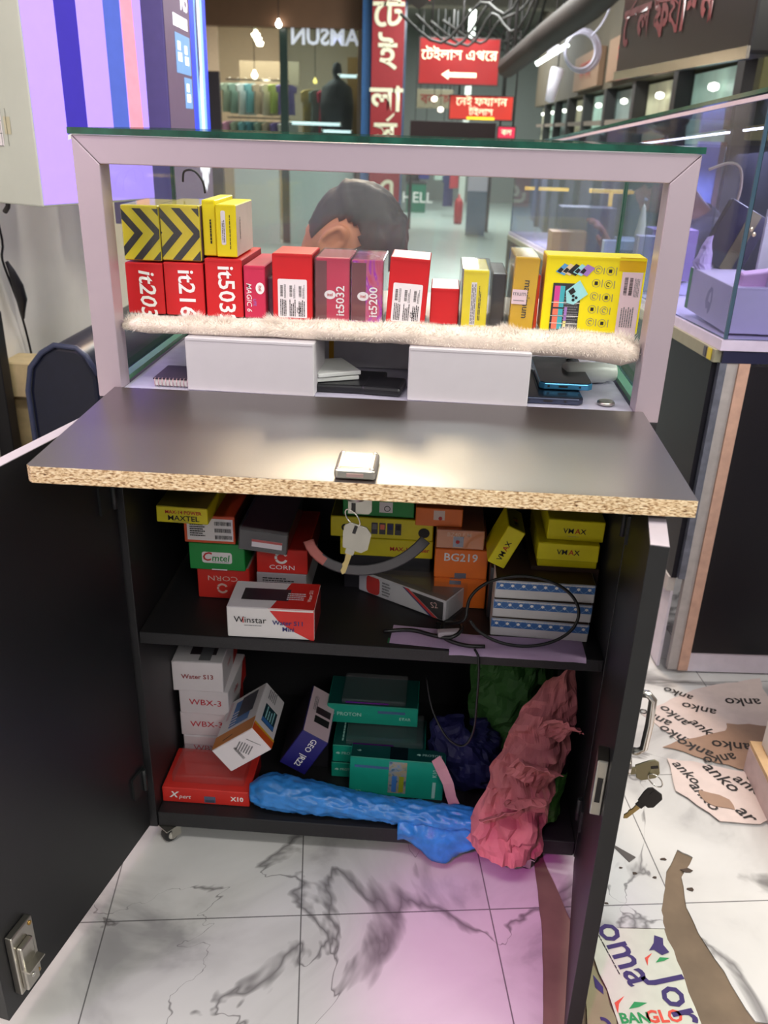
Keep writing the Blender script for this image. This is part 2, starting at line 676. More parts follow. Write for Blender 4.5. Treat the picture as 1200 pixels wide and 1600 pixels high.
DBLK = mat('edge_black', (30, 32, 33), .5)
ld, L1, LM = door(-.352, -.004, -.4245, -.352, .043, .752, .018)
ld.data.materials[2] = DBLK
box('edge_banding', (.004, .0005, .7515), (L1 - .001, .0175, .7526), mat('band_pale', (188, 178, 186), .5), ld)
rd, L2, RM = door(.342, -.004, .287, -.313, .030, .750, .0185)
rd.data.materials[2] = DBLK
box('edge_banding', (.004, .0005, .7495), (L2 - .001, .018, .7506), mat('band_pale', (188, 178, 186), .5), rd)

# chrome rim lock inside the large door (inner face looks toward +x)
bk = box('lock_case', (L1 - .058, -.011, .072), (L1 - .018, -.0004, .172), STEEL, ld, .0015)
box('lock_raised_case', (L1 - .046, -.019, .078), (L1 - .022, -.0108, .152), STEEL, bk, .002)
box('lock_catch', (L1 - .048, -.030, .118), (L1 - .018, -.0185, .1205), STEEL, bk)
for zz in (.079, .165):
    b = MB()
    b.lathe([(.003, -.0125), (.003, -.011)], (L1 - .052, 0, zz), 'y', 10)
    b.make('screw', mat('brass', (200, 160, 90), .35, 1), bk)
b = MB()
b.lathe([(.003, -.0205), (.003, -.018)], (L1 - .034, 0, .095), 'y', 10)
b.make('screw', CHROME, bk)
# small lock inside the other door, pull handle and lock outside
bk = box('lock_case', (L2 - .05, -.013, .395), (L2 - .022, -.0003, .472), STEEL, rd, .0015)
box('lock_catch', (L2 - .024, -.010, .415), (L2 - .0205, -.004, .448), mat('dark_slot', (25, 22, 22), .5), bk)
b = MB()
hz0, hz1 = .472, .550
b.tube([(L2 - .05, .0185, hz0), (L2 - .05, .030, hz0), (L2 - .05, .036, hz0 + .006), (L2 - .05, .037, (hz0 + hz1) / 2), (L2 - .05, .036, hz1 - .006), (L2 - .05, .030, hz1), (L2 - .05, .0185, hz1)], [.0045] * 7, 10)
b.make('pull_handle', CHROME, rd)
b = MB()
b.cyl((L2 - .05, .0185, .450), (L2 - .05, .026, .450), .0095)
b.make('lock_barrel', CHROME, rd)
# hinges
for (dd, zz) in ((ld, .15), (ld, .64), (rd, .15), (rd, .64)):
    b = MB()
    b.box((.004, -.004, zz - .02), (.04, -.0002, zz + .02))
    b.cyl((.012, -.006, zz - .02), (.012, -.006, zz + .02), .004, 10)
    b.make('hinge', DBLK, dd)

# casters


def caster(x, y, a):
    r = empty('caster', '', '', (x, y, 0), (0, 0, a))
    del r['label'], r['category']
    r.parent = counter
    b = MB()
    b.lathe([(.009, -.008), (.0135, -.007), (.0145, -.004), (.0145, .004), (.0135, .007), (.009, .008)], (0, 0, .0145), 'y', 20)
    b.make('wheel', WHEEL, r)
    b = MB()
    b.lathe([(.003, -.0115), (.007, -.011), (.0085, -.0085), (.0085, .0085), (.007, .011), (.003, .0115)], (0, 0, .0145), 'y', 14)
    b.make('wheel_hub', mat('hub_white', (205, 200, 190), .4), r)
    b = MB()
    for s in (-1, 1):
        b.box((-.004, s * .0115 - .001, .0105), (.013, s * .0115 + .001, .031))
    b.box((-.004, -.0125, .0295), (.016, .0125, .0335))
    b.box((-.016, -.016, .0335), (.020, .016, .0352))
    b.make('fork', STEEL, r)
    return r


for (x, y, a) in ((-.326, .012, .9), (.268, .010, -.5), (-.31, .32, 2.2), (.31, .32, .3)):
    caster(x, y, a)


# ---------------------------------------------------------------- keys
def key(parent, M, bow=.024, l=.046, m=None, dark=False):
    m = m or STEEL
    b = MB()
    w = bow
    out = [(-w * .5, -.0), (-w * .32, -w * .62), (w * .42, -w * .62), (w * .62, -w * .4), (w * .55, w * .28), (w * .3, w * .48), (-w * .36, w * .48), (-w * .52, w * .3)]
    b.prism(out, -.001, .001, 0, M)
    b.box((-.0048, -w * .62 - .006, -.0011), (.0048, -w * .6, .0011), 0, M)
    o = b.make('key_bow', m, parent, bevel=.0005)
    b = MB()
    b.prism([(-.0032, -w * .62 - .005), (.0032, -w * .62 - .005), (.0032, -l), (.0005, -l - .003), (-.0026, -l + .001), (-.0018, -l + .006), (-.0032, -l + .009), (-.002, -l + .013)], -.0009, .0009, 0, M)
    b.make('key_blade', mat('key_brass', (205, 185, 130), .35, 1), parent)
    b = MB()
    b.prism([(-.0045, w * .08), (-.0008, w * .08), (-.0008, w * .42), (-.0045, w * .42)], -.0014, .0014, 0, M)
    b.make('key_hole', mat('dark_slot', (25, 22, 22), .5), parent)
    return o


def ring_tube(parent, c, r, n, th=.0008, name='split_ring', m=None, sc=(1, 1)):
    n = V(n).normalized()
    a = n.orthogonal().normalized()
    bb = n.cross(a)
    pts = [V(c) + a * (r * sc[0] * math.cos(2 * PI * k / 24)) + bb * (r * sc[1] * math.sin(2 * PI * k / 24)) for k in range(25)]
    b = MB()
    b.tube(pts, th, 6, cap=False)
    return b.make(name, m or CHROME, parent)


keys = empty('key_pair', 'pair of steel keys on a small ring hanging from the lock under the flap', 'keys', (0, 0, 0))


def KM(x, y, z, tilt, yaw=0, pit=0):
    """key plane upright, facing the viewer side; tilt swings it about the view axis"""
    M = Matrix.Rotation(yaw, 4, 'Z') @ Matrix.Rotation(tilt, 4, 'Y') @ Matrix.Rotation(PI / 2 + pit, 4, 'X')
    M.translation = V((x, y, z))
    return M


b = MB()
M = KM(.004, -.235, .7475, 0)
b.prism([(-.012, -.0165), (.010, -.0165), (.013, -.013), (.013, .0), (-.012, .0)], -.001, .001, 0, M)
b.make('key_bow', STEEL, keys, bevel=.0004)
b = MB()
b.prism([(-.0085, -.014), (-.004, -.014), (-.004, -.004), (-.0085, -.004)], -.0014, .0014, 0, M)
b.make('key_hole', mat('dark_slot', (25, 22, 22), .5), keys)
ring_tube(keys, (-.003, -.2365, .7265), .011, (.35, 1, 0), sc=(.55, 1))
key(keys, KM(.0005, -.238, .7065, rad(17)), .028, .046)

keys2 = empty('key_pair', 'grey key in the outer door lock with a black headed key dangling from it', 'keys', (0, 0, 0))
kb = RM @ V((L2 - .05, .040, .450))
key(keys2, KM(kb.x + .006, kb.y, kb.z, rad(78)), .024, .026, mat('olive_steel', (160, 156, 128), .35, 1))
ring_tube(keys2, kb + V((.014, -.004, -.012)), .010, (.5, 1, .2), sc=(.7, 1))
key(keys2, KM(kb.x + .012, kb.y - .006, kb.z - .034, rad(38)), .022, .040, mat('black_key_head', (26, 24, 24), .45))
# ================================================================ things in the glass top
WCARD = mat('white_card', (226, 224, 222), .6, var=.03)
RED = mat('red_card', (208, 34, 40), .38, var=.05)
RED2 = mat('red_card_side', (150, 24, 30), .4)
PINKRED = mat('pink_red_card', (205, 48, 84), .35)
YEL = mat('yellow_card', (246, 226, 24), .35, var=.04)
YEL2 = mat('golden_card', (226, 178, 22), .35)
LABEL = mat('label_white', (238, 232, 234), .5, var=.02)
LABELP = mat('label_pinkish', (222, 196, 204), .5, var=.02)
SHELFZ = .8665

# fur-lined shelf ---------------------------------------------------------
shelf = empty('fur_shelf', 'shelf board wrapped in cream fur holding the phone boxes in the glass top', 'shelf', (0, 0, 0))


def sag(x):
    return .0025 - .006 * (x / .33) ** 2 - .002 * (x / .33)


b = MB()
N = 24
xs = [-.326 + .652 * k / N for k in range(N + 1)]
vs, fs = [], []
for x in xs:
    z = .8555 + sag(x) * .6
    vs += [V((x, .030, z)), V((x, .335, z)), V((x, .335, z + .009)), V((x, .030, z + .009))]
for k in range(N):
    a = k * 4
    for i in range(4):
        fs.append((a + i, a + (i + 1) % 4, a + 4 + (i + 1) % 4, a + 4 + i))
fs += [(0, 1, 2, 3), (N * 4, N * 4 + 1, N * 4 + 2, N * 4 + 3)]
b.faces(vs, fs)
b.make('board', mat('board_white', (214, 208, 200), .6), shelf)
FUR = mat('cream_fur', (236, 222, 208), .9, var=.12, scale=60, bump=.4)
pts, rs = [], []
for k in range(41):
    x = -.3265 + .653 * k / 40
    t = k / 40
    zc = .8615 + sag(x) + .004 * noise.noise(V((x * 14, 0, 3)))
    h = .0095 + .0085 * t ** 1.5 + .002 * noise.noise(V((x * 25, 2, 1)))
    if k in (0, 40):
        h *= .6
    pts.append((x, .028 - .004 * t, zc + .001))
    rs.append((h, .011 + .004 * t))
b = MB()
b.tube(pts, rs, 14, flat=(0, 0, 1))
fr_ = b.make('fur_trim', FUR, shelf, smooth=True)
for v in fr_.data.vertices:
    n = noise.noise(v.co * 90) * .0022 + noise.noise(v.co * 220) * .001
    v.co += V((0, -.6, 1)) * n
b = MB()
R = random.Random(3)
for i in range(13000):
    t = R.random()
    x = -.318 + .636 * t
    ang = R.uniform(-.55, 2.5)
    k = t * 40
    i0 = min(39, int(k))
    f = k - i0
    c0 = V(pts[i0]).lerp(V(pts[i0 + 1]), f)
    ha = rs[i0][0] * (1 - f) + rs[i0 + 1][0] * f
    hb = rs[i0][1] * (1 - f) + rs[i0 + 1][1] * f
    root = c0 + V((0, -hb * math.cos(ang), ha * math.sin(ang))) * .95
    tuft = max(0, noise.noise(V((x * 28, 7, 0))))
    L = R.uniform(.003, .007) + (.034 * tuft * R.random() if ang > .8 else 0)
    d = V((R.uniform(-.5, .5) + noise.noise(V((x * 20, 3, 9))) * 1.3, -math.cos(ang) * .8 + R.uniform(-.3, .3), math.sin(ang) * .9 + R.uniform(-.1, .4))).normalized()
    tip = root + d * L + V((0, 0, -.15 * L * L / .01))
    s_ = d.cross(V((R.random() - .5, 1, R.random() - .5))).normalized() * R.uniform(.00016, .0003)
    b.faces([root - s_, root + s_, tip], [(0, 1, 2)])
hair = b.make('fur_hair', mat('fur_hair', (246, 236, 224), .8, var=.1), shelf)
hair['kind'] = 'stuff'


def stand(name, label, x0, x1, y, z1, d, body, rot=(0, 0, 0), z0=SHELFZ, **k):
    return carton(name, label, 'phone box', x0, x1, y, z0, z1, d, body, rot=rot, **k)


def oval_logo(o, F, u, v, rot):
    oval(o, F, u, v, .0075, .0058, WHITE, rot=rot)
    text(o, 'itel', .006, F, u, v, mat('logo_red', (200, 30, 40), .5), rot=rot, lift=3)


# three red boxes with big white numbers turned on their side
for (x0, x1, z1, s, sh, lab, top) in (
        (-.3385, -.2885, .9325, 'it2031', .16, 'red phone box at the fur shelf end beside the frame, slanted white numbers', 1),
        (-.2870, -.2345, .9345, 'it2160', 0, 'red phone box with upright white numbers, second from the shelf end under striped box', 1),
        (-.2320, -.1830, .9415, 'it5032', 0, 'red phone box with white numbers under the two plain yellow boxes', 1)):
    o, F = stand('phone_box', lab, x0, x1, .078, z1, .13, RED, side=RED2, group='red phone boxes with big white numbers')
    h = z1 - SHELFZ
    text(o, s, .0305, F('front'), .0025, h / 2 - .008, WHITE, rot=-PI / 2, bold=.016, align='LEFT', shear=sh)
# pinkish slim box with sideways lettering
o, F = stand('phone_box', 'slim pinkish red phone box with small slanted white lettering beside three big red ones', -.1810, -.1530, .078, .9345, .12, PINKRED)
text(o, 'MAGIC 6', .0095, F('front'), -.0075, .012, WHITE, rot=-PI / 2, bold=.006, align='LEFT', shear=.2)
text(o, 'LITE', .005, F('front'), .0, -.013, mat('lilac_print', (150, 120, 200), .5), rot=-PI / 2, bold=.01)
oval_logo(o, F('front'), .0075, .0055, -PI / 2)
# purple sliver in clear wrap
o, F = stand('phone_box', 'narrow dark purple phone box in clear wrap beside the pinkish slim box', -.1520, -.1435, .095, .9165, .11, mat('plum_card', (110, 40, 80), .3))
box('clear_sleeve', (-.0047, -.0012, -.0002), (.0047, .112, .0515), CLEAR, o)


def specs(o, F, h, w=.0385, sgn=1):
    hh = .05
    patch(o, F('front'), 0, -h / 2 + hh / 2 + .003, w, hh, LABEL, r=.002)
    for k in range(3):
        u = (k - 1) * .0122
        barcode(o, F('front'), u - .002, -h / 2 + .0375, .014, .0035, BLACKP, 11 + k, rot=PI / 2)
        small_print(o, F('front'), u + .0025, -h / 2 + .0375, .018, .003, 2, GREYP, 21 + k, rot=PI / 2)
        small_print(o, F('front'), u, -h / 2 + .016, .022, .009, 4, BLACKP, 31 + k, rot=PI / 2)
    text(o, 'CE', .007, F('front'), .0085, -h / 2 + .013, BLACKP, rot=PI / 2, bold=0)


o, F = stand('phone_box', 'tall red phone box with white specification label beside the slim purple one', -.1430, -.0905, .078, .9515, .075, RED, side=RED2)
specs(o, F, .085)
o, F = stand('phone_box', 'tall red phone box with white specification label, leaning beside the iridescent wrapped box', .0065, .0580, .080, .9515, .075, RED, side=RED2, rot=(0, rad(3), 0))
specs(o, F, .085)


def blister(x0, xm, x1, z1, s, lab, foil):
    w = x1 - x0
    o, F = stand('phone_box', lab, x0, x1, .082, z1, .09, foil)
    h = z1 - SHELFZ
    patch(o, F('front'), -w / 2 + (xm - x0) / 2, 0, xm - x0 - .001, h - .004, mat('blister_dark', (120, 62, 66), .2, coat=.6))
    text(o, s, .0155, F('front'), w / 2 - .0115, -h / 2 + .007, WHITE, rot=PI / 2, bold=.014, align='LEFT')
    oval_logo(o, F('front'), w / 2 - .0255, -.006, 0)
    box('clear_sleeve', (-w / 2 - .0012, -.0016, -.0002), (w / 2 + .0012, .0915, h + .0014), CLEAR, o, .0015)
    return o


blister(-.0868, -.0715, -.0420, .9475, 'it5032', 'red phone box in clear blister with white number, between the two labelled red boxes', PINKRED)
IRI = mat('iridescent_wrap', (206, 70, 120), .15, .3)
nt, bs = nodes_of(IRI)
n_ = noise_tex(nt, 26, 3, (1, 1, .5), 2.5)
r_ = ramp(nt, n_.outputs['Fac'], [(.3, lin((214, 60, 90))), (.48, lin((225, 110, 150))), (.55, lin((190, 40, 200))), (.62, lin((235, 190, 215))), (.75, lin((200, 70, 110)))])
nt.links.new(r_.outputs[0], bs.inputs['Base Color'])
blister(-.0395, -.0200, .0015, .9465, 'it5200', 'pink iridescent wrapped phone box with white number beside the leaning red box', IRI)
stand('phone_box', 'low plain red box showing only its top above the fur, before the yellow wrapped box', .0645, .1020, .090, .9135, .08, RED)
# yellow wrapped box
o, F = stand('phone_box', 'yellow phone box with silver side in crinkled clear wrap, beside the low red box', .1060, .1385, .080, .9395, .11, YEL, side=mat('silver_side', (150, 146, 140), .25, .5))
small_print(o, F('front'), -.002, -.006, .052, .006, 3, GREYP, 4, rot=PI / 2)
patch(o, F('front'), -.002, -.006, .007, .055, LABEL)
small_print(o, F('front'), .006, -.002, .05, .0035, 2, BLACKP, 5, rot=PI / 2)
box('clear_sleeve', (-.0195, -.0014, -.0002), (.0215, .112, .0745), CLEAR, o, .002)
o, F = stand('phone_box', 'dark grey phone box in clear wrap squeezed behind the two yellow ones', .1440, .1620, .100, .9330, .10, mat('dark_grey_card', (66, 62, 68), .3))
box('clear_sleeve', (-.0105, -.0012, -.0002), (.0105, .102, .068), CLEAR, o, .002)
# golden box with white sticker
o, F = stand('phone_box', 'golden yellow upright phone box with small square white sticker, between grey and large yellow boxes', .1685, .1990, .078, .9580, .10, YEL2, rot=(0, rad(1.5), 0))
text(o, 'maximum', .0125, F('front'), .003, .0185, BLACKP, rot=-PI / 2, bold=.004, align='LEFT')
patch(o, F('front'), -.006, -.0035, .019, .0185, LABELP, lift=4)
text(o, 'mum', .0085, F('front'), -.006, .001, GREYP, bold=.0, lift=5)
small_print(o, F('front'), -.006, -.008, .014, .002, 1, GREYP, 7, lift=5)
box('clear_sleeve', (-.0166, -.0012, -.0002), (.0160, .102, .0925), CLEAR, o, .002)
stand('phone_box', 'thin orange red carton edge between the golden box and the large yellow box', .2000, .2050, .086, .9360, .10, mat('orange_red', (214, 66, 30), .4))
# large yellow box
o, F = stand('phone_box', 'large bright yellow phone box with printed phones and feature icons beside the frame', .2095, .3350, .078, .9625, .045, YEL, side=YEL2)
f = F('front')
w, h = .1255, .9625 - SHELFZ
patch(o, f, .0455, .040, .033, .0165, YEL2)
patch(o, f, .047, -.012, .026, .085, LABELP)
for k, u in enumerate((.040, .0465)):
    barcode(o, f, u, .013, .022, .0042, BLACKP, 51 + k, rot=PI / 2)
small_print(o, f, .054, .012, .024, .007, 4, GREYP, 8, rot=PI / 2)
small_print(o, f, .046, -.026, .026, .017, 6, GREYP, 9, rot=PI / 2)
CY = mat('print_cyan', (160, 222, 226), .5)
PC = [mat('print_blue', (90, 160, 214), .5), mat('print_sand', (230, 205, 160), .5), mat('print_black', (34, 34, 36), .5), CY, mat('print_violet', (164, 122, 196), .5)]
for k in range(5):
    u = -.042 + k * .0072
    poly(o, f, [(u - .008, .028 + .0), (u + .002, .0385), (u + .012, .034), (u + .003, .0235)], PC[k], lift=2 + k * .4)
    poly(o, f, [(u - .0065, .0285), (u - .002, .0335), (u + .0015, .0310), (u - .002, .0265)], BLACKP, lift=2.2 + k * .4)
patch(o, f, -.0335, -.022, .036, .072, mat('print_charcoal', (52, 52, 58), .5), lift=2)
SUN = mat('print_sunset', (236, 120, 96), .5)
AQ = mat('print_aqua', (70, 176, 190), .5)
for k, z in enumerate((.001, -.0125, -.0225, -.0325, -.0405)):
    hh = .019 if k == 0 else .008
    patch(o, f, -.0455, z, .007, hh, SUN if k else mat('print_magenta', (212, 70, 150), .5), lift=3)
    patch(o, f, -.039, z, .006, hh, AQ, lift=3)
small_print(o, f, -.026, -.027, .019, .052, 16, GREYP, 10, lift=3)
for z in (-.0105, -.0275, -.037):
    patch(o, f, -.0335, z, .036, .0007, WHITE, lift=4)
patch(o, f, -.0325, -.025, .0035, .018, PC[4], lift=4)
patch(o, f, -.0325, -.0375, .0035, .008, mat('print_cream', (240, 226, 150), .5), lift=4)
poly(o, f, [(-.035, .0045), (-.0185, .0185), (-.0065, .0015), (-.0235, -.0125), (-.0325, -.0105)], CY, lift=5)
poly(o, f, [(-.032, .0045), (-.0262, .0095), (-.0222, .0040), (-.0280, -.0005)], BLACKP, lift=6)
for (u, v_) in ((-.025, -.0015), (-.021, -.0035), (-.0245, -.0065)):
    oval(o, f, u, v_, .0019, .0019, BLACKP, lift=6)
for r_i in range(5):
    for c_i in range(2):
        u, v_ = .003 + c_i * .0155 - r_i * .0006, .032 - r_i * .0165 - c_i * .001
        ring(o, f, u, v_, .0052, .0005, GREYP)
        if (r_i + c_i) % 2:
            patch(o, f, u, v_, .004, .0044, BLACKP, lift=2)
        else:
            ring(o, f, u, v_, .0028, .0009, BLACKP if r_i == 1 else GREYP, 20, 300)
        small_print(o, f, u + .0075, v_, .010, .002, 1, GREYP, r_i * 3 + c_i, rot=PI / 2)
small_print(o, F('left'), 0, 0, .05, .012, 3, GREYP, 12, rot=PI / 2)

# striped boxes on top of the red ones
BST = mat('stripe_black', (40, 40, 42), .3)


def chevrons(o, F, w, h, x_off, n):
    """black arrow bands clipped to the face"""
    f = F('front')
    p, t = .030, .0115
    per = .0262
    out = []
    for k in range(-2, n + 3):
        a = -w / 2 + x_off + k * per

        def clip(poly_):
            for sgn, lim in ((1, w / 2 - .0006), (-1, w / 2 - .0006)):
                res = []
                for i in range(len(poly_)):
                    A, B = poly_[i], poly_[(i + 1) % len(poly_)]
                    ia, ib = sgn * A[0] <= lim, sgn * B[0] <= lim
                    if ia:
                        res.append(A)
                    if ia != ib:
                        q = (sgn * lim - A[0]) / (B[0] - A[0])
                        res.append((sgn * lim, A[1] + (B[1] - A[1]) * q))
                poly_ = res
                if not poly_:
                    return None
            return poly_
        hh = h / 2 - .001
        for q in ([(a - p, hh), (a - p + t, hh), (a + t, 0), (a, 0)], [(a, 0), (a + t, 0), (a - p + t, -hh), (a - p, -hh)]):
            c_ = clip(q)
            if c_ and len(c_) > 2:
                out.append(c_)
    poly(o, f, out, BST, 'stripe_print')


g = 'striped yellow phone boxes'
o, F = stand('phone_box', 'yellow and black chevron striped phone box against the frame, over slanted numbers', -.3390, -.2895, .082, 1.0035, .105, YEL, z0=.9350, group=g)
chevrons(o, F, .0495, .0685, .016, 2)
box('clear_sleeve', (-.0252, -.0012, -.0002), (.0252, .1065, .0693), CLEAR, o, .002)
o, F = stand('phone_box', 'yellow and black chevron striped phone box beside the plain yellow boxes', -.2882, -.2365, .082, 1.0055, .105, YEL, z0=.9365, group=g)
chevrons(o, F, .0517, .069, .017, 2)
f = F('right')
patch(o, f, -.038, 0, .024, .068, mat('print_mauve', (160, 120, 140), .5))
text(o, 'TOUCH & DUAL', .0085, f, -.038, 0, mat('print_plum', (86, 50, 66), .5), rot=-PI / 2, bold=.01)
small_print(o, f, .004, 0, .035, .006, 1, BLACKP, 13, rot=PI / 2)
box('clear_sleeve', (-.0264, -.0012, -.0002), (.0264, .1065, .0698), CLEAR, o, .002)
o, F = stand('phone_box', 'plain yellow phone box standing just behind the striped one', -.2345, -.2170, .088, 1.0125, .10, YEL, z0=.9435, side=YEL)
small_print(o, F('front'), .002, -.004, .03, .004, 1, BLACKP, 14, rot=PI / 2)
o, F = stand('phone_box', 'plain yellow phone box with small white strip label, last of the upper row', -.2155, -.1890, .082, 1.0080, .10, YEL, z0=.9435, side=mat('pale_side', (214, 200, 190), .4))
patch(o, F('front'), -.0035, .004, .006, .042, LABEL, r=.002)
small_print(o, F('front'), -.0035, .004, .036, .004, 2, GREYP, 15, rot=PI / 2)
small_print(o, F('front'), .005, .0, .044, .002, 1, BLACKP, 16, rot=PI / 2)
small_print(o, F('right'), -.03, .004, .03, .004, 1, BLACKP, 17, rot=PI / 2)

# two blank white cartons holding the shelf up
FZ = .7845
WB = mat('blank_white_card', (204, 200, 204), .55, var=.02)
for (x0, x1, rz, lab) in ((-.2440, -.0780, -1.5, 'blank white carton propping up the fur shelf beside the spiral notebook'),
                          (.0415, .1945, -1.5, 'blank white carton propping up the fur shelf beside the blue phone')):
    o, F = carton('white_carton', lab, 'carton', x0, x1, .005, FZ, .8535, .09, WB, rot=(0, 0, rad(rz)), group='blank white cartons under the shelf')
# spiral notebook
nb = empty('spiral_notebook', 'small spiral bound notebook lying beside the white carton', 'notebook', (-.262, .035, FZ))
box('pages', (-.03, -.015, .0005), (.02, .05, .009), mat('paper', (226, 224, 220), .7), nb)
box('cover', (-.031, -.016, .0092), (.021, .051, .0105), mat('plum_cover', (58, 44, 60), .4), nb)
for k in range(11):
    ring_tube(nb, (-.028 + k * .0048, -.016, .006), .0052, (1, .15, 0), .0007, 'coil', mat('coil_pink', (205, 170, 176), .35, .6))
# stacked white booklets seen end on
for k in range(2):
    o = box('white_booklet', (-.03, 0, 0), (.03, .075, .0055), mat('booklet_white', (226, 228, 226), .55), None, .0012, (-.052 + .003 * k, .042, FZ + .0065 * k + .0115), (0, 0, rad(24 + 3 * k)))
    tag(o, ('lower' if k == 0 else 'upper') + ' of two slim white booklets behind the large blank carton', 'booklet', 'white booklets in the glass top')
o = box('black_tablet_case', (-.045, 0, 0), (.045, .08, .011), mat('black_case', (26, 26, 30), .35), None, .003, (-.035, .025, FZ))
tag(o, 'flat black case lying under the white booklets between the cartons', 'case')
o = box('black_wallet', (-.028, 0, 0), (.025, .055, .012), mat('black_case', (26, 26, 30), .35), None, .004, (.008, .020, FZ), (0, 0, rad(-6)))
tag(o, 'small glossy black wallet lying beside the flat black case', 'wallet')
# pale carton at the back of the gap
o, F = carton('pale_carton', 'pale grey carton with yellow edge and small orange sticker behind the gap between cartons', 'carton', -.085, .055, .16, FZ, .852, .1, mat('pale_grey_card', (196, 192, 198), .6))
patch(o, F('front'), -.060, 0, .007, .065, mat('amber', (206, 152, 40), .5))
patch(o, F('front'), .052, .015, .019, .011, mat('orange_sticker', (214, 110, 50), .5))
text(o, '570', .009, F('front'), .052, .015, mat('rust_print', (140, 56, 20), .5), bold=.01, lift=3)


def phone(name, lab, x0, x1, y, z, d, th, body, rim, rz=0):
    o = empty(name, lab, 'phone', ((x0 + x1) / 2, y, z), (0, 0, rad(rz)))
    w = x1 - x0
    b = MB()
    b.prism([(-w / 2 + .006, 0), (w / 2 - .006, 0), (w / 2, .006), (w / 2, d - .006), (w / 2 - .006, d), (-w / 2 + .006, d), (-w / 2, d - .006), (-w / 2, .006)], 0, th)
    b.make('phone_frame', rim, o, bevel=.0015)
    b = MB()
    b.prism([(-w / 2 + .007, .0015), (w / 2 - .007, .0015), (w / 2 - .0015, .007), (w / 2 - .0015, d - .007), (w / 2 - .007, d - .0015), (-w / 2 + .007, d - .0015), (-w / 2 + .0015, d - .007), (-w / 2 + .0015, .007)], th, th + .0008)
    b.make('phone_back', body, o)
    for u, ww in ((-w / 2 + .012, .003), (-.004, .012), (.018, .003)):
        box('port', (u - ww / 2, -.0003, th * .35), (u + ww / 2, .001, th * .65), mat('dark_slot', (25, 22, 22), .5), o)
    for k in range(3):
        b = MB()
        b.lathe([(.005, th + .0008), (.005, th + .0022), (.0035, th + .0026)], (w / 2 - .015, d - .015 - k * .015, 0), 'z', 14)
        b.make('lens', mat('lens_black', (12, 12, 16), .1), o)
    return o


DARKB = mat('phone_dark', (22, 24, 34), .18)
phone('smartphone', 'dark smartphone with slate rim lying at the front beside the blank carton', .185, .268, .020, FZ, .14, .0085, DARKB, mat('slate_rim', (70, 76, 96), .25, .7))
phone('smartphone', 'dark smartphone with bright blue rim lying on top of the slate one', .214, .284, .055, FZ + .0100, .145, .0085, DARKB, mat('blue_rim', (74, 150, 196), .25, .5))
o = MB().lathe([(.009, 0), (.0112, .0015), (.0112, .004), (.009, .0055)], (0, 0, 0), 'z', 24).make('coin', STEEL, None, (.298, .030, FZ))
tag(o, 'small metal coin lying on the display floor before the white bottle', 'coin')
b = MB()
b.lathe([(.001, -.036), (.013, -.036), (.0145, -.032), (.0145, .022), (.012, .028), (.0125, .036), (.0115, .038), (.001, .038)], (0, 0, 0), 'x', 24)
o = b.make('white_bottle', mat('bottle_white', (226, 226, 224), .3), None, (.290, .135, FZ + .0145), (0, 0, rad(12)))
tag(o, 'short white bottle lying on its side by the glass wall', 'bottle')
# ================================================================ upper cupboard shelf
SZ = .4115
GREEN = mat('green_card', (16, 142, 62), .42)
ORANGE = mat('orange_card', (232, 112, 32), .42)
REDC = mat('scarlet_card', (222, 52, 44), .42)
YELM = mat('yellow_matt', (226, 212, 20), .45)
NAVY = mat('navy_print', (34, 40, 110), .5)
REDP = mat('red_print', (196, 36, 36), .5)
DKBR = mat('dark_brown_card', (64, 44, 36), .55)
# stack at the side: four cartons
g = 'cartons on the upper cupboard shelf'


def put(lab, x0, x1, y, z0, z1, d, body, **k):
    return carton('phone_carton', lab, 'carton', x0, x1, y, z0, z1, d, body, **k)


def ring_logo(o, f, u, v, r, m):
    ring(o, f, u, v, r, r * .38, m, 25, 155)
    ring(o, f, u, v, r, r * .38, m, 205, 335)
    patch(o, f, u - r * .8, v, r * .36, r * .5, m, lift=2)


o, F = put('scarlet carton with upside-down white lettering at the foot of the side stack', -.281, -.198, .115, SZ, .467, .14, REDC, group=g, top=mat('pale_top', (186, 176, 172), .5))
text(o, 'CORN', .0125, F('front'), -.001, .009, mat('faded_white', (232, 190, 180), .5), rot=PI, bold=.0, sx=1.35)
ring_logo(o, F('front'), -.002, -.009, .009, mat('faded_white', (232, 190, 180), .5))
o, F = put('green carton with white rounded label in the side stack', -.2885, -.2015, .105, .4675, .513, .15, GREEN, group=g)
patch(o, F('front'), .0, -.001, .047, .019, LABEL, r=.004)
text(o, 'C', .0205, F('front'), -.0165, 0, REDP, bold=.02, shear=.2, lift=3)
text(o, 'mtel', .0155, F('front'), .0055, -.0015, GREEN, bold=.012, shear=.15, lift=3)
small_print(o, F('front'), .006, -.008, .026, .0015, 1, GREYP, 18, lift=3)
patch(o, F('front'), .003, -.0215, .024, .002, LABEL)
o, F = put('orange edged carton with large white specification label above the green one', -.294, -.215, .105, .5135, .560, .16, mat('orange_red_card', (220, 84, 40), .42), group=g, side=mat('brick_side', (110, 46, 34), .5))
patch(o, F('front'), .001, .0, .071, .037, LABEL)
small_print(o, F('front'), -.018, -.001, .024, .022, 6, BLACKP, 19, lift=3)
for k in range(3):
    barcode(o, F('front'), .021, .011 - k * .0115, .025, .0065, BLACKP, 60 + k, lift=3)
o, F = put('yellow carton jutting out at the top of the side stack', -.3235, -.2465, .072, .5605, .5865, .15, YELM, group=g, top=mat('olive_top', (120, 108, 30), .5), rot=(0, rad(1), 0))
text(o, 'MAX-14 POWER', .0075, F('front'), .002, .0045, REDP, bold=.016)
text(o, 'MAXTEL', .0115, F('front'), .002, -.005, BLACKP, bold=.008, sx=1.1)
small_print(o, F('front'), .002, -.0105, .03, .0012, 1, GREYP, 20)
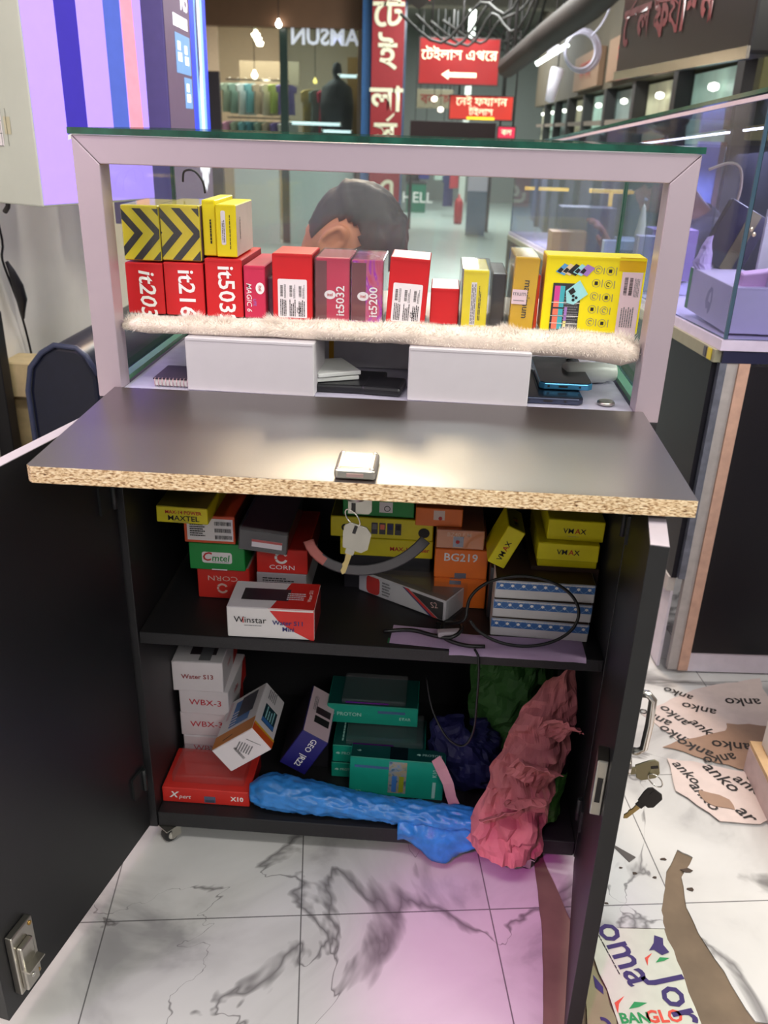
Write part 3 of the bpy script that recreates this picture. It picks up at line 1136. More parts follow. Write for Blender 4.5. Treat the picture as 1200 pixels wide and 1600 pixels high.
# second stack
o, F = put('pale grey carton underneath the scarlet carton with ring logo', -.187, -.108, .118, SZ, .4605, .13, mat('silver_card', (172, 170, 172), .5), group=g)
small_print(o, F('front'), -.005, .012, .05, .012, 3, BLACKP, 23)
o, F = put('scarlet carton with white ring logo and lettering in the second stack', -.186, -.106, .118, .461, .5035, .15, REDC, group=g, side=mat('dark_red_side', (120, 24, 26), .5))
ring_logo(o, F('front'), -.001, .0065, .0105, WHITE)
text(o, 'CORN', .0105, F('front'), 0, -.0105, WHITE, bold=.004, sx=1.35)
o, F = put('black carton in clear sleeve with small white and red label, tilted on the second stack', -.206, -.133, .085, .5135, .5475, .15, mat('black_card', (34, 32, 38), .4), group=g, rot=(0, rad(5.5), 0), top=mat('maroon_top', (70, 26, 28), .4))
patch(o, F('front'), .006, -.003, .046, .0125, LABEL)
patch(o, F('front'), .006, .0012, .046, .004, REDP, lift=2)
box('clear_sleeve', (-.0375, -.0014, -.0002), (.0375, .152, .0395), CLEAR, o, .0015)
# white and red carton at the front edge
o, F = carton('phone_carton', 'white and red carton standing alone at the shelf front beside the tilted clear-sleeved phone', 'carton', -.2085, -.0800, .008, SZ, .4625, .078, WCARD, side=mat('dark_red_side', (120, 24, 26), .5), group=g, rot=(0, 0, rad(1)))
f = F('front')
poly(o, f, [(-.0035, .0254), (.0638, .0254), (.0638, -.0254), (.0585, -.0254), (.034, -.012), (.012, .004)], mat('print_scarlet', (214, 44, 38), .5))
text(o, 'Winstar', .0145, f, -.030, .0045, BLACKP, bold=.004)
text(o, 'i', .0145, f, -.0403, .0045, REDP, bold=.01, lift=3)
small_print(o, f, -.024, -.0045, .03, .002, 1, GREYP, 24)
text(o, 'Water S11', .0105, f, .026, .002, NAVY, bold=.016, lift=3)
text(o, 'Mini', .0105, f, .026, -.0085, NAVY, bold=.016, lift=3)
t = F('top')
poly(o, t, [(.0, -.0385), (.064, -.0385), (.064, .0385), (.02, .0385)], mat('print_scarlet', (214, 44, 38), .5))
patch(o, t, -.012, .0, .07, .034, mat('print_dusk', (58, 44, 52), .4), lift=2)
small_print(o, t, .034, -.004, .028, .022, 4, LABEL, 25, lift=3)
text(o, 'Water S11', .008, t, .054, 0, WHITE, rot=PI / 2, bold=.01, lift=3)

# middle: dark carton, two yellow ones, a green one
o, F = put('black carton hidden low behind the clear-sleeved phone', -.055, .085, .175, SZ, .4735, .12, mat('black_card', (34, 32, 38), .4), group=g)
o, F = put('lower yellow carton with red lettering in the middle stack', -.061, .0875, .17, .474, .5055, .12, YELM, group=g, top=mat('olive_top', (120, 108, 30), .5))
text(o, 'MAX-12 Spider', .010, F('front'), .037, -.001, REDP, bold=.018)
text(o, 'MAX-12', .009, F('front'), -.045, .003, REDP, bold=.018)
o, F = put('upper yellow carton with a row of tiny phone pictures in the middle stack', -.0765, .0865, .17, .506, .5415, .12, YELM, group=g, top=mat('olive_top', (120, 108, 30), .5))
for k in range(2):
    ring(o, F('front'), -.058 + k * .017, -.001, .0062, .0028, BLACKP, 40, 320)
for k in range(4):
    patch(o, F('front'), -.0115 + k * .0125, .0, .010, .020, mat('print_slate', (70, 66, 72), .5), r=.001)
    patch(o, F('front'), -.0115 + k * .0125, .003, .007, .009, [GREYP, SUN, NAVY, BLACKP][k], lift=2)
oval(o, F('front'), .067, -.004, .009, .0085, BLACKP)
o, F = put('green carton with small white picture label on top of the middle stack', -.058, .055, .175, .542, .571, .11, GREEN, group=g)
patch(o, F('front'), .012, .003, .021, .02, LABEL)
ring(o, F('front'), .014, .0, .005, .0012, BLACKP)

# orange column
o, F = put('bottom orange carton half hidden behind the cable loop', .092, .174, .13, SZ, .4635, .12, ORANGE, group=g)
text(o, 'LE', .0125, F('front'), -.018, .002, mat('silver_print', (206, 204, 210), .3, .3), bold=.012)
patch(o, F('front'), -.008, .021, .018, .011, mat('holo_grey', (120, 120, 136), .2, .4))
o, F = put('orange carton with silver lettering in the middle of its column', .091, .173, .13, .464, .514, .12, ORANGE, group=g)
text(o, 'BG219', .019, F('front'), -.001, .011, mat('silver_print', (206, 204, 210), .3, .3), bold=.014)
patch(o, F('front'), .0, -.020, .018, .009, mat('holo_grey', (120, 120, 136), .2, .4))
o, F = put('paler orange carton in clear wrap with square holographic sticker', .092, .165, .132, .5145, .546, .12, mat('pale_orange', (224, 132, 72), .3), group=g)
text(o, 'BZ40 F.M', .0095, F('front'), -.002, .008, mat('peach_print', (246, 190, 150), .5), bold=.008)
patch(o, F('front'), -.003, -.004, .016, .018, mat('holo_grey', (120, 120, 136), .2, .4))
oval(o, F('front'), -.004, -.004, .003, .003, REDP, lift=3)
box('clear_sleeve', (-.0372, -.0012, -.0002), (.0372, .122, .0328), CLEAR, o, .0015)
o, F = put('topmost orange carton shifted sideways over the orange column', .058, .130, .14, .5465, .577, .11, ORANGE, group=g)
patch(o, F('front'), .0, .004, .017, .016, mat('holo_pink', (216, 190, 180), .3))
oval(o, F('front'), .002, -.001, .003, .003, REDP, lift=3)

# yellow cartons at the far side
o, F = put('dark brown carton under the three yellow ones', .235, .338, .10, SZ, .5085, .14, DKBR, group=g)
o, F = put('lowest yellow carton, mostly hidden, under two lettered yellow ones', .2445, .3325, .10, .509, .527, .13, YELM, group=g)


def vmax(o, f, u, v, s, rot=0):
    text(o, 'VM', s, f, u - s * .78 * math.cos(rot), v - s * .78 * math.sin(rot), BLACKP, rot=rot, bold=.006)
    text(o, 'A', s, f, u + s * .37 * math.cos(rot), v + s * .37 * math.sin(rot), REDP, rot=rot, bold=.006)
    text(o, 'X', s, f, u + s * 1.07 * math.cos(rot), v + s * 1.07 * math.sin(rot), BLACKP, rot=rot, bold=.006)


o, F = put('lettered yellow carton jutting out below the topmost yellow one', .2405, .3300, .085, .5275, .5555, .14, YELM, group=g, rot=(0, 0, rad(-1)))
vmax(o, F('front'), 0, 0, .0115)
o, F = put('topmost lettered yellow carton at the far side of the shelf', .2530, .3355, .095, .5560, .5890, .13, YELM, group=g, rot=(0, rad(1.2), 0))
vmax(o, F('front'), -.002, -.001, .0115)
small_print(o, F('front'), -.002, -.009, .02, .001, 1, GREYP, 26)
o, F = put('yellow carton leaning at a slant between the orange column and yellow stack', 0, .028, 0, 0, .066, .075, YELM, group=g, rot=(0, rad(24), 0), pos=(.181, .085, .514), top=mat('yellow_shaded_top', (150, 146, 20), .5))  # top is the yellow card with its shading put into the colour
vmax(o, F('front'), 0, -.006, .0115, PI / 2)
vmax(o, F('top'), 0, -.012, .0115, PI / 2)
o, F = put('dark grey carton that the slanting yellow one rests upon', .176, .232, .105, SZ, .500, .10, mat('dark_grey_card', (66, 62, 68), .3), group=g)

# three blue-banded white boxes
BLUEB = mat('band_blue', (62, 110, 178), .45)
for k in range(3):
    o, F = carton('patterned_box', ['lowest', 'middle', 'topmost'][k] + ' of three white boxes with blue diamond patterned lids', 'box', .1795 + .001 * k, .3235 + .002 * k, .052 + .004 * k, SZ + .0305 * k, SZ + .0305 * k + .030, .11,
                  mat('box_white', (216, 214, 218), .5), rot=(0, 0, rad(-2 + k)), group='blue banded boxes', top=DKBR)
    f = F('front')
    w = .144
    patch(o, f, 0, .0075, w, .0145, BLUEB)
    zig, dots = [], []
    for q in range(9):
        u = -w / 2 + .008 + q * .016
        for s in (-1, 1):
            zig.append([(u - .008, .0075 + s * .0065), (u - .007, .0075 + s * .0065), (u + .008, .0075 - s * .0065), (u + .007, .0075 - s * .0065)])
        dots.append([(u - .003, .0075), (u, .0103), (u + .003, .0075), (u, .0047)])
    poly(o, f, zig, mat('print_pale_blue', (150, 186, 220), .5), 'pattern_print', 2)
    poly(o, f, dots, WHITE, 'pattern_print', 3)

# clear-sleeved white phone carton lying aslant
o, F = carton('phone_carton', 'long white carton with red oval in a clear sleeve lying aslant at mid shelf', 'carton', 0, .165, 0, 0, .036, .07, mat('box_white', (216, 214, 218), .5), top=mat('taupe_top', (96, 88, 84), .3), group=g, rot=(0, 0, rad(-31)), pos=(.041, .126, SZ + .0005))
f = F('front')
patch(o, f, -.054, .0, .026, .033, mat('print_scarlet', (214, 44, 38), .5), r=.008)
poly(o, f, [(.014, .0172), (.078, .0172), (.078, -.0165), (.070, -.0165)], BLACKP)
poly(o, f, [(.006, .0172), (.014, .0172), (.070, -.0172), (.060, -.0172)], mat('print_scarlet', (214, 44, 38), .5), lift=2)
poly(o, f, [(.002, .0172), (.006, .0172), (.060, -.0172), (.055, -.0172)], NAVY, lift=2)
text(o, 'S2', .014, f, .062, .004, mat('faded_white', (232, 190, 180), .5), rot=.3, bold=0, lift=3)
small_print(o, f, -.028, 0, .016, .026, 5, GREYP, 27)
box('clear_sleeve', (-.084, -.0015, -.0002), (.087, .075, .0445), CLEAR, o, .002)

# curved grey strap with a pink end
b = MB()
pts = []
for k in range(17):
    t = k / 16
    a = rad(192 + 128 * t)
    pts.append((.0 + .098 * math.cos(a), .06 - .004 * t, .565 + .072 * math.sin(a) + .045 * t * t))
b.tube(pts, [(.0085, .0006)] * 17, 8, flat=(-1, 0, 0))
st = b.make('strap', mat('grey_strap', (92, 90, 94), .5), None)
st.name = 'grey_strap'
tag(st, 'curved grey strap hanging across the yellow cartons behind the keys', 'strap')
st.data.materials.append(mat('strap_pink', (190, 110, 104), .5))
for p in st.data.polygons:
    if p.center.x < -.072:
        p.material_index = 1

# lavender sheets and cables
o = box('lavender_sheet', (-.045, 0, 0), (.05, .05, .0007), mat('lavender_paper', (186, 160, 196), .6), None, 0, (.075, .012, SZ + .0002), (0, 0, rad(-4)))
tag(o, 'lavender paper sheet with green edge at the shelf front below the sleeved carton', 'paper')
box('green_edge', (-.048, 0, 0), (-.0455, .012, .0008), mat('green_tab', (40, 110, 70), .5), o)
b = MB()
vs, fs = [], []
for i in range(12):
    for j in range(6):
        x = .118 + i * .018
        y = -.003 + j * .011
        z = SZ + .0008 + (.0 if j else -.006) + .0012 * abs(math.sin(i * 1.7))
        vs.append(V((x, y + (.006 if j == 0 else 0), z)))
vs = [V((v.x, v.y - .002, v.z)) for v in vs]
for i in range(11):
    for j in range(5):
        a = i * 6 + j
        fs.append((a, a + 6, a + 7, a + 1))
b.faces(vs, fs, smooth=True)
o = b.make('lavender_wrapper', mat('lavender_paper', (186, 160, 196), .6))
tag(o, 'wide lavender plastic wrapper spread under the blue patterned boxes', 'wrapper')
CAB = mat('black_cable', (20, 20, 22), .4)


def cable(name, lab, pts, r, m=CAB, cat='cable', sub=4, parent=None):
    P = [V(p) for p in pts]
    out = []
    for i in range(len(P) - 1):
        p0, p1, p2, p3 = P[max(i - 1, 0)], P[i], P[i + 1], P[min(i + 2, len(P) - 1)]
        for k in range(sub):
            t = k / sub
            out.append(.5 * ((2 * p1) + (p2 - p0) * t + (2 * p0 - 5 * p1 + 4 * p2 - p3) * t * t + (3 * p1 - p0 - 3 * p2 + p3) * t ** 3))
    out.append(P[-1])
    b = MB()
    b.tube(out, r, 8)
    o = b.make(name, m, parent)
    if lab:
        tag(o, lab, cat)
    return o


lp = []
for k in range(20):
    a = rad(200 + k * 18)
    lp.append((.222 + .081 * math.cos(a), .022 + .03 * (1 + math.sin(a)) * .5 - .0, .466 + .05 * math.sin(a)))
cable('cable_loop', 'black cable bent in a wide loop before the blue patterned boxes', lp + [(.138, .03, .45), (.12, .05, .43), (.10, .07, .418)], .0024)
cable('black_cable', 'thick black cable snaking over the lavender sheet below the sleeved carton', [(.02, .04, .4155), (.06, .046, .417), (.095, .03, .42), (.12, .022, .4235), (.135, .034, .43), (.13, .055, .43), (.11, .06, .425), (.11, .03, .418), (.14, .014, .4165), (.17, .014, .4165)], .003)
cable('black_cable', 'thin black cable hanging from the upper shelf into the lower cupboard', [(.155, .008, .4145), (.162, -.003, .40), (.164, -.001, .33), (.163, .004, .27), (.15, .012, .235), (.125, .03, .235), (.10, .06, .265), (.088, .10, .30)], .0018)
o = box('cable_plug', (-.012, -.006, -.004), (.022, .006, .005), mat('plug_grey', (170, 160, 170), .4), None, .002, (.112, .030, SZ + .0135), (0, 0, .2))
tag(o, 'small grey plug lying among the black cables', 'plug')
# ================================================================ lower cupboard
BZ = .0635
PAPERW = mat('white_gloss_card', (236, 228, 232), .4, var=.02)
PINKT = mat('print_crimson', (206, 40, 60), .5)
g = 'cartons in the lower cupboard'


def low(lab, x0, x1, y, z0, z1, d, body, **k):
    return carton('phone_carton', lab, 'carton', x0, x1, y, z0, z1, d, body, **k)


zz = [BZ, .1155, .1655, .2155, .2755]
labs = ['lowest white carton of the white stack, behind the clear-lidded red box', 'second lowest white carton of the white stack with crimson lettering',
        'third white carton up the white stack with crimson lettering', 'topmost white carton of the white stack with dark red lettering']
for k in range(4):
    dx = (.003, .0, .002, -.005)[k]
    o, F = low(labs[k], -.336 + dx, -.2495 + dx, .138 + (.0, .002, -.003, -.006)[k], zz[k], zz[k + 1] - .0006, .12, PAPERW, rot=(0, 0, rad((-1, 1.5, -1.5, 2)[k])), group=g)
    h = zz[k + 1] - zz[k]
    if k < 3:
        text(o, 'WBX-3', .0165, F('front'), .003, .0, PINKT, bold=.004, sx=1.12)
    else:
        text(o, 'Water S13', .0125, F('front'), .0, .0, mat('print_darkred', (150, 34, 40), .5), bold=.016)
        patch(o, F('top'), .006, .0, .045, .075, mat('print_dusk', (58, 44, 52), .4))
        patch(o, F('top'), .012, -.0, .02, .11, GREYP, lift=2)
    poly(o, F('right'), [(.02, -h / 2 + .003), (.06, -h / 2 + .003), (.06, h / 2 - .003), (.04, h / 2 - .003)], mat('print_scarlet', (214, 44, 38), .5))
    text(o, 'WBX', .012, F('right'), -.01, .0, PINKT, bold=.004)
# red box with clear lid
o, F = low('shallow red box with a raised clear lid and white lettering at the cupboard corner', -.3400, -.1935, .030, BZ, .0935, .10, REDC, group=g, side=RED2)
f = F('front')
text(o, 'X', .017, f, -.054, .0015, WHITE, bold=.03, shear=.25)
text(o, 'pert', .0115, f, -.0355, -.0015, WHITE, bold=.004, shear=.3)
text(o, 'X10', .0125, f, .053, .0, WHITE, bold=.03)
patch(o, f, .007, -.0045, .019, .013, mat('holo_blue', (120, 130, 160), .25, .4))
small_print(o, f, .007, -.0075, .015, .005, 2, BLACKP, 28, lift=2)
b = MB()
b.box((-.060, .014, .0295), (.062, .094, .047))
b.make('clear_lid', CLEAR, o, bevel=.003)
# tilted white carton with a picture
o, F = low('white carton lying tilted on the white stack, label end and orange band facing out', 0, .0855, 0, 0, .0505, .125, PAPERW, rot=(0, rad(-37), 0), pos=(-.1805 - .0087, .037, .1555 + .0), group=g)
f = F('front')
small_print(o, f, .008, .002, .020, .026, 6, GREYP, 29, rot=.5)
barcode(o, f, -.006, -.002, .026, .005, BLACKP, 71, rot=PI / 2)
small_print(o, f, .027, .004, .028, .002, 1, BLACKP, 30, rot=PI / 2 + .5)
t = F('top')
patch(o, t, 0, -.046, .0855, .032, mat('band_orange', (222, 134, 48), .45))
small_print(o, t, -.012, -.05, .02, .005, 1, BLACKP, 31, rot=.2)
patch(o, t, .002, .012, .042, .07, mat('print_ocean', (64, 120, 190), .4), lift=2)
patch(o, t, .012, .024, .034, .055, mat('print_night', (52, 50, 66), .4), lift=3)
for k in range(5):
    patch(o, t, -.012, -.018 + k * .008, .014, .0025, LABEL, lift=3)
patch(o, t, -.03, .03, .006, .05, LABELP, lift=2)
r = F('right')
patch(o, r, -.054, 0, .016, .05, mat('band_vermilion', (226, 92, 40), .45))
patch(o, r, -.044, 0, .005, .05, mat('band_amber', (240, 180, 50), .45), lift=2)
patch(o, r, -.005, -.002, .046, .030, mat('print_tealdark', (34, 62, 72), .35))
patch(o, r, -.022, -.002, .010, .030, mat('print_ocean', (64, 120, 190), .4), lift=2)
small_print(o, r, .0, -.002, .03, .022, 4, CY, 32, lift=2)
small_print(o, r, .045, .004, .028, .02, 5, GREYP, 33)
# navy carton
NAV = mat('navy_card', (36, 30, 112), .42)
o, F = low('navy blue carton tilted on its corner behind the white one', 0, .049, 0, 0, .081, .125, NAV, rot=(0, rad(30), 0), pos=(-.1290, .075, .112), group=g, top=LABELP, side=mat('black_card', (34, 32, 38), .4))
f = F('front')
text(o, 'GEO', .0145, f, .002, .020, WHITE, rot=-PI / 2, bold=.004)
text(o, '|R22', .0145, f, .002, -.016, WHITE, rot=-PI / 2, bold=.016)
t = F('top')
patch(o, t, .005, -.02, .028, .018, BLACKP)
patch(o, t, .005, .004, .028, .018, mat('print_dusk', (58, 44, 52), .4))
small_print(o, t, -.012, .02, .04, .008, 3, GREYP, 34, rot=PI / 2)
o, F = low('black carton lying low behind the navy one in the cupboard', -.150, -.075, .14, BZ, .118, .12, mat('black_card', (34, 32, 38), .4), group=g)

# teal cartons
TEAL = mat('teal_card', (26, 160, 136), .38)
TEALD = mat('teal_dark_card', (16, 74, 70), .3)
PALET = mat('teal_pale_print', (170, 220, 210), .5)


def proton(o, f, u, v, s=.009, rot=0):
    c, s_ = math.cos(rot), math.sin(rot)
    poly(o, f, [(-.004, -.001), (-.001, .0025), (.002, .0025), (.003, .0008), (.0045, .0008), (.003, -.001), (.0012, -.0026), (-.0006, -.001)], PALET, 'print', 2, u - c * s * 2.6, v - s_ * s * 2.6, rot)
    text(o, 'PROTON', s, f, u + c * .002, v + s_ * .002, PALET, rot=rot, bold=.012)


VIO = mat('violet_glint', (150, 60, 190), .12, .7)  # painted purple glint for the clear sleeves
g2 = 'teal cartons in the lower cupboard'
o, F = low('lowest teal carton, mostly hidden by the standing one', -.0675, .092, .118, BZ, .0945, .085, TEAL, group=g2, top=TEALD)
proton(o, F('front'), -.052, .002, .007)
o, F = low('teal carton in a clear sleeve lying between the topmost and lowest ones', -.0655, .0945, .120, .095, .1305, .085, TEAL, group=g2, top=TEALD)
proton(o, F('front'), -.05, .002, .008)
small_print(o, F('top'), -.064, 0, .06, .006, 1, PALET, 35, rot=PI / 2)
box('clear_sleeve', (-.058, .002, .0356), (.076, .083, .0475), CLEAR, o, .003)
patch(o, (V((.0, .0015, .0415)), V((1, 0, 0)), V((0, 0, 1)), V((0, -1, 0))), -.01, 0, .07, .003, VIO, 'painted_glint', 2)
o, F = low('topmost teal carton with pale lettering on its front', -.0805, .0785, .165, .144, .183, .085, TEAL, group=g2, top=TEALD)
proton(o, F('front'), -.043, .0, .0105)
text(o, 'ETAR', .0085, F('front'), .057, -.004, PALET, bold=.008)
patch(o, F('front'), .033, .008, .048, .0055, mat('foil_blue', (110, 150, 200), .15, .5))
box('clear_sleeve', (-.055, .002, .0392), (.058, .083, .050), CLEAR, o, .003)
patch(o, (V((.0, .0015, .0445)), V((1, 0, 0)), V((0, 0, 1)), V((0, -1, 0))), -.01, 0, .075, .003, VIO, 'painted_glint', 2)
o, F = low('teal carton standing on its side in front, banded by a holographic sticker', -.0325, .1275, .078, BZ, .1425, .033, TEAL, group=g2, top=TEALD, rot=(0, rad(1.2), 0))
f = F('front')
HOL = mat('holo_sticker', (190, 200, 220), .12, .6)
nt, bs = nodes_of(HOL)
n_ = noise_tex(nt, 60, 3, (1, 1, .7), 1.5)
r_ = ramp(nt, n_.outputs['Fac'], [(.3, lin((90, 140, 170))), (.45, lin((210, 225, 235))), (.55, lin((250, 225, 170))), (.7, lin((120, 190, 200)))])
nt.links.new(r_.outputs[0], bs.inputs['Base Color'])
patch(o, f, .001, .004, .030, .069, HOL)
patch(o, F('top'), .001, 0, .030, .032, mat('holo_dark', (20, 44, 52), .15, .5))
patch(o, f, .008, -.011, .008, .034, mat('print_olive', (150, 160, 40), .4), lift=2)
patch(o, f, -.004, -.011, .008, .034, mat('print_ocean', (64, 120, 190), .4), lift=2)
text(o, '22', .010, f, -.064, -.033, PALET, bold=0)
patch(o, f, -.043, .021, .058, .0055, mat('foil_blue', (110, 150, 200), .15, .5))
text(o, 'K10', .010, f, .0635, .018, PALET, rot=PI / 2, bold=.01)
patch(o, f, .0635, -.018, .0055, .034, PALET)
proton(o, F('top'), .055, 0, .008)
text(o, '6', .010, F('top'), -.066, 0, PALET, rot=PI / 2, bold=0)


# ---------------------------------------------------------------- soft things
def crumple(name, lab, cat, fn, nu, nv, m, amp, freq, seed, thick=.0012, parent=None, creases=True):
    """a crushed sheet: fn(u,v) gives the base surface; sharp ridged noise creases it"""
    b = MB()
    vs = []
    for i in range(nu + 1):
        for j in range(nv + 1):
            p, n = fn(i / nu, j / nv)
            q = p * freq + V((seed, seed * 2, 0))
            a = abs(noise.noise(q)) * 2 - .5 + .5 * (1 - abs(noise.noise(q * 2.3)) * 2)
            c = noise.noise(q * .6 + V((5, 1, 2)))
            vs.append(p + n * (a * amp + c * amp * 1.2) + V((noise.noise(q * 1.3 + V((9, 0, 0))), 0, noise.noise(q * 1.3 + V((0, 9, 0))))) * amp * .6)
    fs = []
    for i in range(nu):
        for j in range(nv):
            a = i * (nv + 1) + j
            fs.append((a, a + nv + 1, a + nv + 2, a + 1))
    b.faces(vs, fs, smooth=not creases)
    o = b.make(name, m, parent)
    sm = o.modifiers.new('thickness', 'SOLIDIFY')
    sm.thickness = thick
    if lab:
        tag(o, lab, cat)
    return o


# blue plastic bag, rolled, drooping over the front edge
BAG = mat('blue_plastic', (52, 132, 212), .3, var=.25, scale=70, bump=.7)
b = MB()
pts, rs = [], []
for k in range(121):
    t = k / 120
    x = -.186 + .388 * t
    y = .040 - .026 * t
    rad_ = .0325 - .008 * min(1, t * 1.25) + .0015 * math.sin(t * 9)
    if t < .06:
        rad_ *= .72 + .28 * (t / .06)
    if t > .93:
        rad_ *= 1 - .6 * (t - .93) / .07
    rv = rad_ * (.92 - .2 * t)
    pts.append((x, y, BZ + rv + .001 - (.012 * max(0, t - .55) / .45 * 0)))
    rs.append((rv, rad_ * 1.0))
b.tube(pts, rs, 56, flat=(0, 0, 1))
bag = b.make('blue_bag', BAG, None, smooth=True)
for v in bag.data.vertices:
    p = v.co
    w_ = abs(noise.noise(V((p.x * 14 + p.y * 20, p.y * 60, p.z * 60)))) * .005 - .001
    w_ += abs(noise.noise(V((p.x * 40 + p.z * 50, p.y * 90, p.z * 90 + 4)))) * .005 + abs(noise.noise(p * 160)) * .0015
    an = math.atan2(p.z - BZ - .024, -p.y + .03)
    w_ += .0055 * max(0, .35 - abs(noise.noise(V((p.x * 34 + an * 1.6, an * 1.1 - p.x * 8, 2.0)))))  + .004 * max(0, .3 - abs(noise.noise(V((p.x * 60 - an * 3, an * 2.2, 6.0)))))
    t = (p.x + .184) / .388
    d = V((0, p.y - (.040 - .026 * t), p.z - BZ - .024)).normalized()
    q = p + d * (-w_)
    if q.z < BZ + .0005:
        if q.y > .002:
            q.z = BZ + .0005
    # loose skirt hanging over the edge
    v.co = q
tag(bag, 'long rolled blue plastic bag lying along the front of the cupboard floor', 'bag')


def skirt(u, v):
    x = .055 + .15 * u
    lip = .5 - .5 * math.cos(u * 2 * PI)
    drop = (.012 + .035 * lip) * v
    out = .006 * math.sin(u * 9 + 1)
    p = V((x, .012 - .022 * min(1, v * 2) + out * v, BZ + .022 * (1 - v) - drop + .003))
    return p, V((0, -1, .2))


crumple('bag_skirt', None, None, skirt, 26, 9, BAG, .004, 45, 3.3, .0006, bag, False)

PINKP = mat('pink_paper', (196, 118, 122), .75, var=.10, scale=30)


def pink(u, v):
    # tall wad leaning against the panel, from the shelf's underside down to the front edge
    c = V((.300, .095, .335)).lerp(V((.232, .002, .056)), v)
    wid = .034 + .076 * min(1, v * 1.7) + .012 * math.sin(v * 7)
    a = (u - .5) * 2
    x = c.x + a * wid * .55
    bul = math.cos(a * 1.35)
    p = V((x - .012 * v, c.y - .045 * bul * (0.5 + .5 * v), c.z + a * .03 * (1 - v) - a * .012))
    return p, V((a * .5, -1, .15)).normalized()


pk = crumple('pink_paper', 'large wad of crumpled pink tissue paper spilling over the cupboard edge', 'paper', pink, 26, 34, PINKP, .013, 26, 1.7, .0009)
for lv, (cx, cz, ww, hh, yy, ro) in enumerate(((.222, .120, .065, .085, -.004, .3), (.258, .215, .065, .06, .004, -.35), (.250, .160, .06, .05, -.006, .15), (.292, .285, .04, .06, .022, -.5))):
    def fold(u, v, cx=cx, cz=cz, ww=ww, hh=hh, yy=yy, ro=ro):
        a, c = (u - .5) * ww, (v - .5) * hh
        jag = .006 * noise.noise(V((u * 9, v * 9, lv)))
        x, z = a * math.cos(ro) - c * math.sin(ro), a * math.sin(ro) + c * math.cos(ro)
        return V((cx + x + jag, yy - .018 * (v - .2) ** 2 * 4, cz + z + jag)), V((0, -1, .2))
    crumple('paper_fold', None, None, fold, 12, 10, PINKP, .006, 40, 4 + lv, .0008, pk)
GRNP = mat('green_paper', (34, 80, 24), .7, var=.15, scale=20)  # green darkened to paint in the shade of the cupboard corner


def grn(u, v):
    x = .165 + .150 * u
    z = .088 + .27 * v
    y = .175 - .04 * math.sin(u * 3) - .03 * (1 - v) + .01
    return V((x, y, z)), V((0, -1, 0))


crumple('green_paper', 'crumpled green tissue paper filling the cupboard corner behind the pink wad', 'paper', grn, 22, 26, GRNP, .018, 20, 8.1, .0009)


def grn2(u, v):
    return V((.268 + .055 * u, .055 - .03 * math.sin(u * 3) * (1 - v * .3), .078 + .09 * v)), V((0, -1, 0))


crumple('green_paper', 'smaller piece of crumpled green paper by the side panel under the pink wad', 'paper', grn2, 12, 12, mat('green_paper_unshaded', (60, 118, 40), .7, var=.15, scale=20), .010, 30, 2.1, .0009)  # brighter copy of the green, without the painted shade
DBLUE = mat('dark_blue_plastic', (14, 16, 70), .65, var=.2, scale=20, bump=.3)


def blu(u, v):
    th, ph = u * PI, v * PI * .52
    p = V((.165 + .068 * math.cos(th) * math.cos(ph * .9), .145 - .062 * math.sin(th) * math.cos(ph * .5), .082 + .11 * math.sin(ph)))
    return p, V((math.cos(th), -math.sin(th), .6)).normalized()


crumple('dark_blue_bag', 'dark blue crumpled plastic bag between the teal cartons and the pink paper', 'bag', blu, 26, 18, DBLUE, .014, 24, 5.5, .0008)
# pink paper ribbon
b = MB()
rp = [(.112, .080, .150), (.122, .066, .140), (.134, .058, .118), (.140, .054, .095), (.146, .050, .083), (.141, .046, .073), (.150, .040, .078)]
b.tube([V(p) for p in rp], [(.0006, .009), (.0006, .010), (.0006, .0095), (.0006, .009), (.0006, .010), (.0006, .006), (.0006, .003)], 8, flat=(0, -1, .1), smooth=False)
tag(b.make('pink_ribbon', mat('ribbon_pink', (222, 160, 176), .6), None), 'narrow strip of pink paper curling down beside the standing teal carton', 'ribbon')
# ================================================================ floor
CONC = mat('concrete', (122, 104, 86), .8, var=.22, scale=14, bump=.2)
VINYL = marble()
fl = struct(box('floor', (-3.2, -2.6, -.08), (4.2, 14.5, -.0022), CONC))


def sheet(name, outline, m, z0, z1, seed, jag=.004, sub=14, lab=None, cat=None):
    """thin floor covering with a torn outline; outline points flagged True start a torn edge"""
    R = random.Random(seed)
    pts = []
    n = len(outline)
    for i in range(n):
        x, y, torn = outline[i]
        x2, y2, _ = outline[(i + 1) % n]
        pts.append((x, y))
        if torn:
            k = max(3, int(math.hypot(x2 - x, y2 - y) / .02))
            for q in range(1, k):
                t = q / k
                w_ = noise.noise(V((x + (x2 - x) * t, y + (y2 - y) * t, seed)) * 17) * jag * 2 + R.uniform(-jag, jag) * .5
                L = math.hypot(x2 - x, y2 - y)
                pts.append((x + (x2 - x) * t - (y2 - y) / L * w_, y + (y2 - y) * t + (x2 - x) / L * w_))
    b = MB()
    b.prism(pts, z0, z1)
    o = b.make(name, m, None)
    if lab:
        tag(o, lab, cat)
    return o


